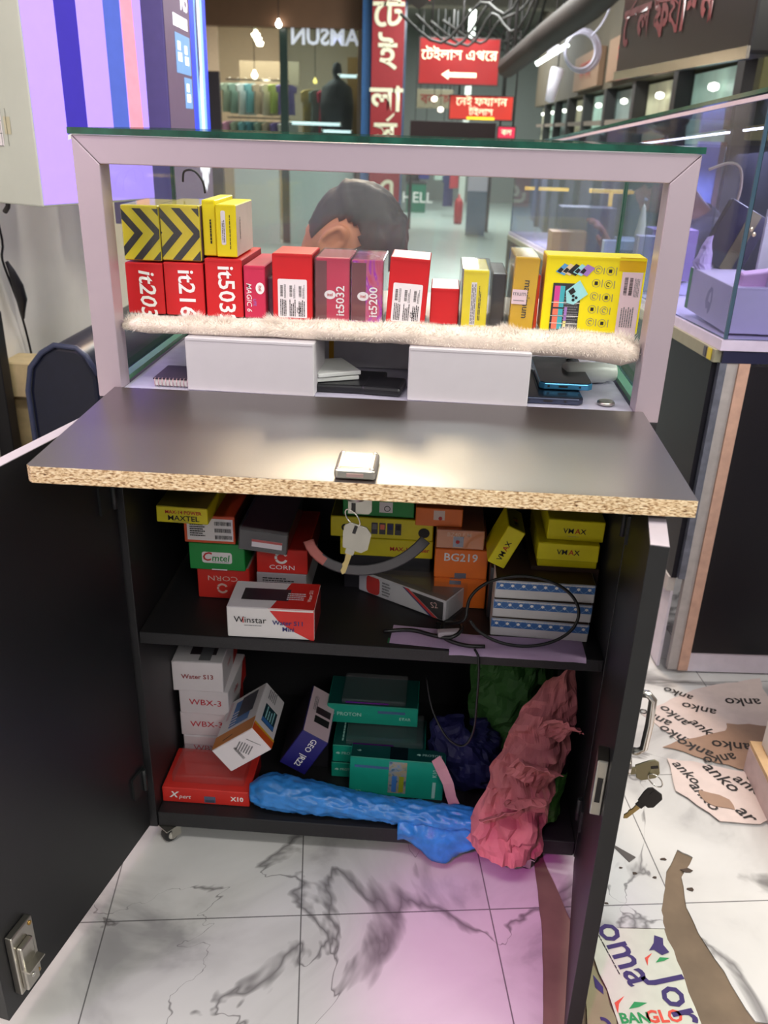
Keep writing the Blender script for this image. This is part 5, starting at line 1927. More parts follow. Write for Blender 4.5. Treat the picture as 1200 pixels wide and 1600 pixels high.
sp('garment_rail', (-2.2, 8.55, 1.50), (-1.55, 8.56, 1.515), CHROME)
sp('garment_rail', (-2.2, 8.55, 1.15), (-1.55, 8.56, 1.165), CHROME)
sp('wood_cupboard', (-.98, 8.75, 0), (-.80, 8.95, 1.75), mat('wood_tan', (150, 118, 70), .5))
sp('shelf_back', (-2.2, 9.2, 1.50), (-1.55, 9.24, 1.72), mat('shelf_cream', (150, 136, 112), .6))
tx = (V((-1.10 + 1.45, -.003, 1.855)), V((1, 0, 0)), V((0, 0, 1)), V((0, -1, 0)))
t = text(shop, 'SAMSUN', .19, tx, .0, 0, mat('reflected_sign_white', (206, 210, 222), .4, emit=.5), bold=.03)  # mirrored letters painted in for a sign reflected in the shop glass
for v in t.data.vertices:
    v.co.x = .39 - (v.co.x - .335)
    v.co.z = v.co.z
    v.co.y = -.003
# hanging clothes
CLO = [(150, 168, 152), (128, 160, 150), (206, 214, 214), (110, 176, 190), (176, 166, 146), (196, 190, 176), (170, 196, 100), (122, 108, 176)]
NMS = ['sage green', 'grey green', 'white', 'sky blue', 'beige', 'cream', 'lime green', 'violet']


def garment(lab, x, y, ztop, wid, ln, col, name='hanging_shirt', rz=.9, cord=False):
    b = MB()
    prof = [(.10, 0), (.32, -.02), (.5, -.07), (.47, -.28), (.36, -.26), (.40, -1), (-.40, -1), (-.36, -.26), (-.47, -.28), (-.5, -.07), (-.32, -.02), (-.10, 0)]
    P = [(px * wid, pz * ln) for px, pz in prof]
    n = len(P)
    vs = [V((px, -.012 - .005 * math.sin(px * 60), pz)) for px, pz in P] + [V((px, .012 + .005 * math.sin(px * 55), pz)) for px, pz in P]
    b.faces(vs, [tuple(range(n))[::-1], tuple(range(n, 2 * n))] + [(i, (i + 1) % n, n + (i + 1) % n, n + i) for i in range(n)])
    o = b.make(name, mat('cloth_%d_%d' % (col[0], col[2]), col, .8, var=.1, scale=20), None, (x, y, ztop), (0, 0, rz), bevel=.004, seg=2)
    tag(o, lab, 'clothing', 'clothes on the shop rails' if not cord else None)
    if cord:
        b = MB()
        b.cyl((0, 0, .05), (0, 0, 2.6 - ztop), .004, 6)
        b.make('hanger_cord', BLACKP, o)
    b = MB()
    cs, sn = math.cos(rz), math.sin(rz)
    b.tube([(sn * q, cs * q, h_) for q, h_ in ((.013, -.01), (.014, .045), (.006, .053), (-.006, .053), (-.014, .045), (-.014, .03))], .002, 6)
    b.make('hanger_hook', CHROME, o)
    return o


for k in range(8):
    x = -2.155 + k * .082
    garment(NMS[k] + ' shirt hanging on the upper rail of the clothes shop', x, 8.55, 1.475, .30, .27 + .012 * (k % 3), CLO[k], rz=1.0)
    c2 = CLO[(k * 3 + 5) % 8] if k else (206, 150, 190)
    if k == 3:
        c2 = (70, 140, 160)
    garment((NMS[(k * 3 + 5) % 8] if k else 'pink') + ' shirt on the lower rail under the ' + NMS[k] + ' one', x + .01, 8.55, 1.125, .30, .36, c2, rz=1.0)
for k, (c_, nm) in enumerate((((190, 160, 90), 'mustard'), ((120, 130, 120), 'grey'), ((176, 34, 66), 'crimson'), ((56, 62, 104), 'navy'), ((110, 40, 52), 'maroon'))):
    garment(nm + ' dress hanging behind the glass pane of the clothes shop', -1.36 + k * .085, 8.7, 1.44, .22, .44, c_, 'hanging_dress', rz=.7)
# black jacket on a stand
b = MB()
b.lathe([(.001, .0), (.15, .01), (.17, .25), (.15, .42), (.06, .49), (.035, .50), (.05, .56), (.04, .63), (.001, .65)], (0, 0, 0), 'z', 20)
o = b.make('black_jacket', mat('jacket_black', (26, 28, 34), .7), None, (-1.04, 8.35, 1.03))
tag(o, 'black hooded jacket on a stand behind the glass of the clothes shop', 'jacket')
b = MB()
b.cyl((0, 0, -1.03), (0, 0, .02), .02)
b.lathe([(.14, -1.03), (.14, -1.01), (.02, -1.0)], (0, 0, 0))
b.make('stand_pole', CHROME, o)
# lights in the shop
BULB = mat('bulb_white', (255, 250, 236), .4, emit=9)
for k, (x, y, z, nm) in enumerate(((-1.95, 8.9, 1.93, 'first'), (-2.0, 9.25, 1.925, 'second'), (-2.05, 9.6, 1.91, 'third'))):
    b = MB()
    b.lathe([(.001, -.02), (.03, -.02), (.04, 0), (.045, .02)], (0, 0, 0))
    o = b.make('spot_lamp', BULB, None, (x, y, z))
    tag(o, nm + ' of three bright ceiling spots in a row over the pale shirts', 'lamp', 'ceiling spots of the clothes shop')
    b = MB()
    b.cyl((0, 0, .0201), (0, 0, 2.249 - z), .03)
    b.make('lamp_stem', CHROME, o)
for (x, y, z, r, lab, m_) in ((-1.84, 8.25, 1.535, .032, 'round white bulb glowing over the pale shirts', BULB), (-1.53, 7.90, 1.945, .03, 'white bulb on the brown header beside the door post', BULB), (-1.25, 8.3, 1.50, .022, 'small warm bulb among the dresses behind the glass', mat('bulb_warm', (255, 220, 120), .4, emit=5))):
    b = MB()
    b.lathe([(.001, -r), (r * .7, -r * .7), (r, 0), (r * .7, r * .7), (r * .35, r * 1.1), (r * .35, r * 1.5), (.001, r * 1.5)], (0, 0, 0))
    o = b.make('light_bulb', m_, None, (x, y, z))
    tag(o, lab, 'lamp')
    b = MB()
    b.cyl((0, 0, r * 1.5), (0, 0, (2.248 if y > 8.1 else 2.3) - z), .004, 6)
    b.make('lamp_cord', BLACKP, o)
for (x0, x1, z, lab) in ((-1.46, -.97, 1.12, 'long white tube lamp low behind the shop glass'), (-1.15, -.86, 1.055, 'short white tube lamp below the long one behind the shop glass'), (-.99, -.81, 1.545, 'short white tube lamp beside the black jacket')):
    b = MB()
    b.tube([(x0, 8.1, z), (x1, 8.1, z)], .014, 10)
    o = b.make('tube_lamp', mat('tube_white', (235, 250, 255), .4, emit=3), None)
    tag(o, lab, 'lamp')
    for xx in (x0, x1):
        b = MB()
        b.cyl((xx - .01, 8.1, z), (xx + .01, 8.1, z), .018, 10)
        b.make('end_cap', CHROME, o)

# blue pillar and red sign column
struct(box('wall_pillar', (-.735, 7.7, 0), (-.36, 8.2, 2.6), mat('pillar_blue', (44, 92, 146), .5, var=.12)))
RSG = mat('sign_maroon', (142, 34, 40), .45, var=.06)
CRM = mat('sign_cream', (226, 220, 190), .5)
o = plain('sign_column', (-.642, 7.62, .45), (-.355, 7.695, 2.58), RSG, 'tall red sign column with cream hand-painted letters on the blue pillar', 'sign')
f = (V((0, -.0375, 1.065)), V((1, 0, 0)), V((0, 0, 1)), V((0, -1, 0)))
for s, z in (('\u09c7\u099f', .50), ('\u0987', .18), ('\u09b2\u09be', -.18), ('\u09b8', -.47), ('\u098f', -.96)):
    text(o, s, .29, f, .0, z, CRM, bold=.02, lift=14)
poly(o, f, [(.0, -.345), (.08, -.28), (.075, -.305), (.02, -.36)], CRM, lift=12)


# lit hanging signs
def sign(lab, x0, x1, y, z0, z1, m, lines, name='lit_sign', th=.07, arrow=False, col=CRM):
    o = plain(name, (x0, y, z0), (x1, y + th, z1), mat('sign_casing', (60, 44, 42), .5), lab, 'sign')
    w, h = x1 - x0, z1 - z0
    f = (V((0, -th / 2, h / 2)), V((1, 0, 0)), V((0, 0, 1)), V((0, -1, 0)))
    patch(o, f, 0, 0, w - .02, h - .02, m, 'sign_face', 2)
    for (s, u, v, sz) in lines:
        text(o, s, sz, f, u, v, col, bold=.0, lift=8)
    if arrow:
        poly(o, f, [(-.14, -.088), (-.08, -.052), (-.08, -.072), (.15, -.072), (.15, -.106), (-.08, -.106), (-.08, -.126)], col, 'arrow_print', 8, v=-.01)
    for sx in (-.35, .35):
        b = MB()
        b.cyl((w * sx, 0, h), (w * sx, 0, 2.6 - z0), .008, 8)
        b.make('hanger_rod', mat('rod_dark', (50, 46, 46), .5), o)
    return o


LRED = mat('lit_red', (150, 18, 20), .4, emit=.3, var=.25, scale=2)
LORG = mat('lit_orange_red', (200, 48, 34), .4, emit=.45, var=.1, scale=2)
LCRM = mat('lit_cream', (255, 240, 200), .4, emit=1.2)
sign('lit red hanging sign with cream letters over an arrow', -.198, .477, 7.0, 1.447, 1.80, LRED, [('\u09c7\u099f\u0987\u09b2\u09be\u09b8 \u098f\u09aa\u09c7\u09b0', 0, .045, .108)], arrow=True, col=LCRM)
sign('lit orange-red hanging sign with two rows of cream letters further down the arcade', .075, .635, 7.2, 1.185, 1.385, LORG, [('\u09c7\u09a8\u0987 \u09ab\u09af\u09be\u09b6\u09a8', 0, .045, .092), ('\u099f\u0987\u09b2\u09be\u09b8', 0, -.035, .075)], col=LCRM)
patch(bpy.data.objects['lit_sign.001'], (V((0, -.035, .1)), V((1, 0, 0)), V((0, 0, 1)), V((0, -1, 0))), 0, -.083, .24, .022, mat('lit_yellow', (250, 210, 50), .4, emit=1), lift=6)
sign('small lit crimson sign low at the far end of the arcade', .53, .70, 7.6, 1.04, 1.15, mat('lit_crimson', (216, 50, 80), .4, emit=.8), [('\u09ac\u09b2', 0, 0, .07)], col=LCRM)
o = plain('lit_sign', (-.29, 5.0, 1.86), (-.10, 5.4, 2.3), mat('sign_casing', (60, 44, 42), .5), 'red lit sign jutting in above the red column', 'sign', rot=(0, rad(28), .2))
patch(o, (V((0, -.2, .22)), V((1, 0, 0)), V((0, 0, 1)), V((0, -1, 0))), 0, 0, .18, .43, LRED, 'sign_face', 2)
poly(o, (V((0, -.2, .22)), V((1, 0, 0)), V((0, 0, 1)), V((0, -1, 0))), [(-.05, -.16), (.0, -.15), (.03, .1), (-.02, .1)], LCRM, lift=6)
text(plain('banner_sign', (-.32, 10.6, 1.34), (.12, 10.66, 1.55), mat('banner_olive', (120, 116, 96), .6), 'dim olive banner with dark red letters hanging far along the arcade', 'sign'), '\u09ac\u09a8 \u09ab', .15, (V((0, -.03, .1)), V((1, 0, 0)), V((0, 0, 1)), V((0, -1, 0))), 0, 0, mat('print_oxblood', (120, 44, 40), .5), lift=8)
for k, (x, z) in enumerate(((.02, 1.33), (.10, 1.22))):
    b = MB()
    b.lathe([(.001, -.03), (.03, -.02), (.035, 0), (.03, .02), (.001, .03)], (0, 0, 0))
    o = b.make('light_bulb', mat('bulb_far', (255, 240, 225), .4, emit=2.5), None, (x - .12, 10.2, z + .1))
    tag(o, ('upper' if k == 0 else 'lower') + ' small bulb glowing beside the arrow sign, far off', 'lamp')
    b = MB()
    b.cyl((0, 0, .028), (0, 0, 2.6 - z - .1), .004, 6)
    b.make('lamp_cord', BLACKP, o)
plain('dark_counter', (-.35, 9.6, .95), (.62, 9.9, 1.19), mat('counter_darkred', (52, 26, 26), .5), 'dark maroon awning front under the orange-red sign', 'awning')
for s in (-.33, .60):
    b = MB()
    b.cyl((s - .135, 0, -.95), (s - .135, 0, 0), .02)
    b.make('awning_post', mat('rod_dark', (50, 46, 46), .5), bpy.data.objects['dark_counter'])

bn = bpy.data.objects['banner_sign']
for s in (-.18, .18):
    b = MB()
    b.cyl((s, 0, .21), (s, 0, 1.26), .006, 6)
    b.make('hanger_rod', mat('rod_dark', (50, 46, 46), .5), bn)

# ceiling beams, pipes and cables
BEAM = mat('beam_brown', (42, 29, 24), .7, var=.2, scale=6)
for (y, lab) in ((6.0, 'concrete beam crossing the ceiling before the arrow sign'), (9.0, 'concrete beam crossing the ceiling behind the arrow sign')):
    o = plain('ceiling_beam', (-3.0, y, 2.25), (2.1, y + .25, 2.598), mat('beam_grey', (140, 134, 124), .8, var=.15), lab, 'beam', bevel=.01)
b = MB()
b.tube([(.50, 6.3, 1.55), (.66, 5.2, 1.66), (.80, 4.2, 1.74), (.96, 3.4, 1.90), (1.04, 2.7, 2.02)], [.075, .08, .085, .09, .095], 10)
o = b.make('brown_pipe', BEAM, None)
tag(o, 'thick brown cable trunk slanting along the ceiling of the arcade', 'pipe')
for k, y in enumerate((2.9, 4.6, 6.1)):
    q = [(1.04, 2.9, 1.83), (.75, 4.6, 1.71), (.53, 6.1, 1.565)][k]
    b = MB()
    b.cyl(q, (q[0], q[1], 2.6), .012, 8)
    b.make('pipe_strap', mat('rod_dark', (50, 46, 46), .5), o)
R = random.Random(9)
for k in range(9):
    y = (5.5, 5.8, 6.5, 6.7, 7.7, 8.0, 8.3, 8.5, 8.7)[k]
    pts = [(-.28 + .09 * k, y, 1.80 + .03 * k), (.0 + .1 * k, y + .1, 1.62 + .05 * R.random() + .03 * k), (.25 + .06 * k, y, 1.80 + R.random() * .2), (.45 + .05 * k, y - .3, 1.78 + .25 * R.random()), (.7 + .03 * k, y - .6, 2.2 + .3 * R.random())]
    cable('overhead_cable', 'dark sagging cable among the tangle under the arcade ceiling', pts, .010, mat('cable_dark', (46, 42, 40), .6))
    bpy.data.objects['overhead_cable' + ('.%03d' % k if k else '')]['group'] = 'overhead cables'
# slanting tube lamp, cable coil, hanging white thing
b = MB()
b.tube([(.692, 6.0, 1.557), (.895, 5.9, 1.68)], .017, 12)
o = b.make('tube_lamp', mat('tube_white2', (240, 250, 245), .4, emit=4), None)
tag(o, 'slanting white fluorescent tube under the brown cable trunk', 'lamp')
b = MB()
b.box((.76, 5.95, 1.615), (.84, 5.98, 1.68))
b.make('tube_holder', PLINTH, o)
b = MB()
b.cyl((.80, 5.965, 1.68), (.80, 5.965, 2.6), .006, 8)
b.make('hanger_rod', mat('rod_dark', (50, 46, 46), .5), o)
COIL = mat('coil_lilac', (186, 182, 200), .5)
o = empty('cable_coil', 'pale coil of cable hanging beside the slanting fluorescent tube', 'cable', (.92, 5.4, 1.60))
for k in range(4):
    ring_tube(o, (.006 * k, .01 * k, .004 * (k % 2)), .105 + .008 * k, (.3, -1, .1), .007, 'coil_turn', COIL)
cable('coil_tail', None, [(.06, 0, .09), (.12, -.1, .18), (.16, -.2, .40), (.16, -.2, 1.0)], .006, COIL, parent=o)
cable('white_hose', 'pale hose curving down to the dark fascia board', [(1.0, 3.9, 1.75), (1.0, 3.9, 1.66), (1.02, 3.85, 1.58), (1.09, 3.8, 1.53)], .014, COIL, 'hose')
b = MB()
b.lathe([(.001, 0), (.034, .01), (.042, .12), (.05, .21), (.046, .235), (.001, .24)], (0, 0, 0), 'z', 14)
o = b.make('white_lantern', mat('lantern_white', (214, 208, 220), .5, emit=.12), None, (.82, 6.1, 1.31), (0, rad(10), 0))
tag(o, 'white tapering lantern hanging below the slanting tube', 'lantern')
b = MB()
b.cyl((0, 0, .235), (-.19, 0, 1.28), .005, 6)
b.make('lantern_cord', BLACKP, o)

# far end: stall with green board, passers-by, floor
o = plain('green_stall', (-.46, 12.0, 0), (-.19, 12.3, .38), mat('stall_green', (40, 116, 90), .5), 'green stall front with white letters at the far end of the arcade', 'stall')
text(o, 'HELL', .20, (V((0, -.15, .17)), V((1, 0, 0)), V((0, 0, 1)), V((0, -1, 0))), .02, .03, WHITE, bold=.01, lift=8)
box('counter_top', (-.14, -.15, .3802), (.14, .15, .41), mat('top_darkgrey', (60, 58, 56), .5), o)
for k, (x, y, w_, z, c_, lab) in enumerate(((-.40, 12.6, .12, .80, (60, 54, 52), 'dark brown coat hanging over the green stall'), (-.235, 12.5, .09, .85, (52, 56, 120), 'dark blue robe hanging beside the green stall'), (.02, 12.4, .12, .85, (170, 190, 180), 'pale robe hanging at the far end of the arcade'), (.20, 11.4, .07, .80, (190, 60, 70), 'red banner cloth hanging by the white post'), (.13, 11.6, .08, .55, (56, 60, 110), 'dark blue cloth hanging low by the white post'))):
    garment(lab, x, y, z, w_ * 2.2, .42, c_, 'hanging_cloth', .2, True)
plain('white_post', (.27, 11.2, 0), (.35, 11.3, 2.598), mat('post_white', (206, 214, 206), .5), 'white post at the far end of the arcade by the red cloth', 'post')
o = MB().lathe([(.001, 0), (.05, 0), (.055, .04), (.055, .26), (.03, .31), (.012, .32), (.012, .36), (.001, .36)], (0, 0, 0)).make('fire_extinguisher', mat('extinguisher_red', (170, 40, 46), .4), None, (.27, 10.6, 0))
tag(o, 'red fire extinguisher standing by the white post', 'extinguisher')
plain('notice_board', (.34, 9.3, .48), (.56, 9.34, 1.0), mat('notice_lilac', (206, 200, 214), .5), 'white notice with red letters on a blue-grey screen', 'notice')
nbd = bpy.data.objects['notice_board']
patch(nbd, (V((0, -.02, .26)), V((1, 0, 0)), V((0, 0, 1)), V((0, -1, 0))), -.05, .08, .03, .3, mat('print_rose', (200, 90, 120), .5), lift=6)
box('screen_panel', (-.11, -.02, -.48), (.11, .02, -.001), mat('screen_bluegrey', (100, 116, 134), .5), nbd)

# row of lit shops opposite
row = empty('shop_row', 'row of dim lit shop windows with dark posts along the far side of the arcade', 'shops', (1.0, 5, 0))


def rw(name, lo, hi, m):
    b = MB()
    o = V((1.0, 5, 0))
    b.box(V(lo) - o, V(hi) - o)
    return b.make(name, m, row)


DKP2 = mat('post_charcoal', (48, 46, 46), .5)
WIN = [mat('window_mint', (150, 180, 166), .4, emit=.45, var=.4, scale=3), mat('window_cream', (170, 168, 140), .4, emit=.4, var=.4, scale=3), mat('window_grey', (120, 134, 130), .4, emit=.15, var=.4, scale=3)]
rw('upper_wall', (1.25, 2.6, 1.42), (1.40, 12, 2.59), mat('upper_olive', (74, 64, 48), .7, var=.2, scale=3))
rw('rear_wall', (1.75, 2.6, 0), (1.80, 12, 2.59), mat('wall_taupe', (124, 118, 108), .7))
for k in range(8):
    y = 2.9 + k * 1.1
    rw('shop_post', (1.25, y, 0), (1.33, y + .10, 1.42), DKP2)
    rw('shop_window', (1.335, y + .105, .80), (1.35, y + 1.095, 1.40), WIN[k % 3])
    rw('window_rail', (1.26, y + .1, 1.17), (1.29, y + 1.1, 1.205), mat('rail_taupe', (112, 100, 90), .5))
    rw('lower_panel', (1.30, y + .1, 0), (1.34, y + 1.1, .80), mat('panel_greyviolet', (110, 108, 124), .5, var=.1))
    b = MB()
    b.lathe([(.001, -.02), (.022, -.013), (.026, 0), (.022, .013), (.001, .02)], (0, 0, 0))
    lm = b.make('shop_lamp', mat('bulb_row', (250, 255, 240), .4, emit=2.5), row, V((1.29, y + .55, 1.32)) - V((1, 5, 0)))
for k, (y, c_) in enumerate(((4.3, (200, 110, 70)), (5.6, (190, 60, 70)), (6.6, (206, 206, 120)))):
    rw('poster', (1.28, y, .98), (1.295, y + .5, 1.14), mat('poster_%d' % k, c_, .5, emit=.15))
for k, y in enumerate((4.6, 6.4)):
    o = rw('fascia_sign', (1.20, y, 1.45), (1.245, y + 1.4, 1.72), mat('fascia_tan', (126, 96, 74), .6))
    text(o, '\u09ac\u09b2 \u09ab\u09a8', .2, (V((.199, y + .7 - 5, 1.585)), V((0, -1, 0)), V((0, 0, 1)), V((-1, 0, 0))), 0, 0, mat('print_rust', (150, 56, 46), .5), bold=.02, lift=6)
# dark fascia board with red letters
o = empty('fascia_board', 'dark glossy fascia board with worn red letters hanging over the showcase', 'sign', (.767, 3.05, 1.325))
o.rotation_euler = (0, 0, rad(-83.5))
b = MB()
b.box((0, 0, 0), (1.30, .10, .32))
b.make('board', mat('fascia_dark', (26, 24, 26), .3, var=.2, scale=5), o, bevel=.01)
f = (V((0, -.001, .15)), V((1, 0, 0)), V((0, 0, 1)), V((0, -1, 0)))
text(o, '\u09c7\u09ac\u09b2 \u09ab\u09af\u09be\u09b6\u09a8', .19, f, .52, .02, mat('letter_worn_red', (112, 34, 38), .5), bold=.03, lift=4)
box('lower_trim', (0, -.006, -.012), (1.30, .004, .02), CHROME, o)
for s in (.1, 1.2):
    b = MB()
    b.cyl((s, .05, .3), (s, .05, 1.1), .012, 8)
    b.make('hanger_rod', mat('rod_dark', (50, 46, 46), .5), o)
o = plain('olive_board', (1.10, 2.2, 1.1), (1.20, 2.26, 1.75), mat('board_olive', (110, 108, 62), .6), 'olive green board with pale cards at the frame edge above the showcase', 'board')
for (z, t_) in ((.18, .25), (.42, .25)):
    plain_ = poly(o, (V((0, -.03, 0)), V((1, 0, 0)), V((0, 0, 1)), V((0, -1, 0))), [(-.03, z - .09), (-.01, z - .11), (.04, z + .06), (.02, z + .08)], LABEL, 'card', 6)
b = MB()
b.cyl((0, 0, .65), (0, 0, 1.5), .012, 8)
b.make('hanger_rod', mat('rod_dark', (50, 46, 46), .5), o)
# ================================================================ people
SKIN = mat('skin', (196, 128, 96), .5, var=.08, scale=30)
HAIRM = mat('hair_black', (30, 25, 30), .58, var=.3, scale=120)


def skin_mesh(joints, edges, root):
    """one continuous surface grown on a skeleton: joints {name: (pos, radius)}"""
    names = list(joints)
    me = bpy.data.meshes.new('sk')
    me.from_pydata([joints[n][0] for n in names], [(names.index(a), names.index(b)) for a, b in edges], [])
    o = bpy.data.objects.new('sk', me)
    C.objects.link(o)
    o.modifiers.new('skin', 'SKIN').use_smooth_shade = True
    for i, n in enumerate(names):
        r = joints[n][1]
        me.skin_vertices[0].data[i].radius = r if isinstance(r, tuple) else (r, r)
        me.skin_vertices[0].data[i].use_root = n == root
    s = o.modifiers.new('sub', 'SUBSURF')
    s.levels = s.render_levels = 2
    bpy.context.view_layer.update()
    out = bpy.data.meshes.new_from_object(o.evaluated_get(bpy.context.evaluated_depsgraph_get()))
    bpy.data.objects.remove(o)
    return out


def head_mesh(M, hgt=.225):
    """head in its own frame (face towards +x, crown +z, origin at its centre), placed by M"""
    b = bmesh.new()
    bmesh.ops.create_uvsphere(b, u_segments=64, v_segments=44, radius=1)
    for v in b.verts:
        x, y, z = v.co
        X, Y, Z = x * .098, y * .076, z * .112
        if z < 0:                       # jaw narrows, chin comes forward
            Y *= 1 - .32 * (-z) ** 1.5
            X = X * (1 - .25 * (-z) ** 2) + (.022 * (-z) if x > -.2 else -.0)
            if x < 0:
                X *= 1 - .35 * (-z)
        if z > .2 and x < 0:
            X *= 1.06

        def bump(cx, cy_, cz, sx, sy, sz):
            return math.exp(-((x - cx) / sx) ** 2 - ((y - cy_) / sy) ** 2 - ((z - cz) / sz) ** 2)
        X += .024 * bump(1, 0, -.22, .5, .13, .15) + .012 * bump(1, 0, -.02, .4, .10, .2)
        X -= .011 * (bump(.9, .38, .03, .4, .2, .13) + bump(.9, -.38, .03, .4, .2, .13))
        X += .006 * bump(.95, 0, .2, .4, .6, .12)
        X += .007 * bump(.9, 0, -.50, .4, .28, .06) + .006 * bump(.9, 0, -.60, .4, .26, .05) - .004 * bump(.95, 0, -.55, .4, .3, .025)
        X += .010 * bump(.8, 0, -.85, .5, .35, .16)
        v.co = (X, Y, Z)
    for s in (-1, 1):                   # ears
        r = bmesh.ops.create_uvsphere(b, u_segments=16, v_segments=12, radius=1)
        for v in r['verts']:
            x, y, z = v.co
            rr = x * x + z * z
            lift = .020 if rr > .42 else (.006 if x > -.55 else .014)      # raised rim round a hollow
            v.co = V((-.010 + x * .023 - z * .007, s * (.073 + (lift if y * s > -.2 else 0) * (.35 + .65 * min(1, (.9 - x) / 1.4)) + .010 * (y * s)), -.014 + z * .036))
    bmesh.ops.transform(b, matrix=M, verts=b.verts)
    return b


def body(name, joints, edges, root, headM, parent, m, voxel=.0044):
    me = skin_mesh(joints, edges, root)
    b = head_mesh(headM)
    b.from_mesh(me)
    tmp = bpy.data.meshes.new('tmp')
    b.to_mesh(tmp)
    b.free()
    o = bpy.data.objects.new(name, tmp)
    C.objects.link(o)
    r = o.modifiers.new('r', 'REMESH')
    r.mode = 'VOXEL'
    r.voxel_size = voxel
    r.use_smooth_shade = True
    sm = o.modifiers.new('s', 'SMOOTH')
    sm.iterations = 2
    bpy.context.view_layer.update()
    out = bpy.data.meshes.new_from_object(o.evaluated_get(bpy.context.evaluated_depsgraph_get()))
    out.materials.clear()
    out.materials.append(m)
    bpy.data.objects.remove(o)
    p = bpy.data.objects.new(name, out)
    C.objects.link(p)
    p.parent = parent
    return p


def hand(J, E, pre, wrist, d, nrm, side, curl=.6, k=1.0):
    """palm, four unequal fingers and a thumb growing from the wrist; d: along the hand, nrm: back of the hand"""
    d, nrm = V(d).normalized(), V(nrm).normalized()
    s = d.cross(nrm).normalized() * side
    w = V(wrist)
    J[pre + 'p0'] = (w + d * .035 * k, (.026 * k, .016 * k))
    E.append((pre + 'w', pre + 'p0'))
    for i, (off, ln) in enumerate(((-.024, .070), (-.008, .080), (.009, .074), (.025, .058))):
        base = w + d * (.085 - .004 * abs(i - 1)) * k + s * off * k
        J[f'{pre}k{i}'] = (base, .0095 * k)
        E.append((pre + 'p0', f'{pre}k{i}'))
        p, prev, a = base, f'{pre}k{i}', .15
        for q in range(3):
            a += curl * (.5 if q == 0 else .8)
            p = p + (d * math.cos(a) - nrm * math.sin(a)) * ln * (.45, .32, .23)[q] * k
            J[f'{pre}f{i}{q}'] = (p, (.0088 - .0009 * q) * k)
            E.append((prev, f'{pre}f{i}{q}'))
            prev = f'{pre}f{i}{q}'
    t0 = w + d * .03 * k - s * .028 * k
    t1 = t0 + (d * .6 - s * .7 - nrm * .3).normalized() * .034 * k
    t2 = t1 + (d * .9 - s * .2 - nrm * .3).normalized() * .028 * k
    J[pre + 't0'], J[pre + 't1'], J[pre + 't2'] = (t0, .012 * k), (t1, .010 * k), (t2, .0085 * k)
    E += [(pre + 'p0', pre + 't0'), (pre + 't0', pre + 't1'), (pre + 't1', pre + 't2')]


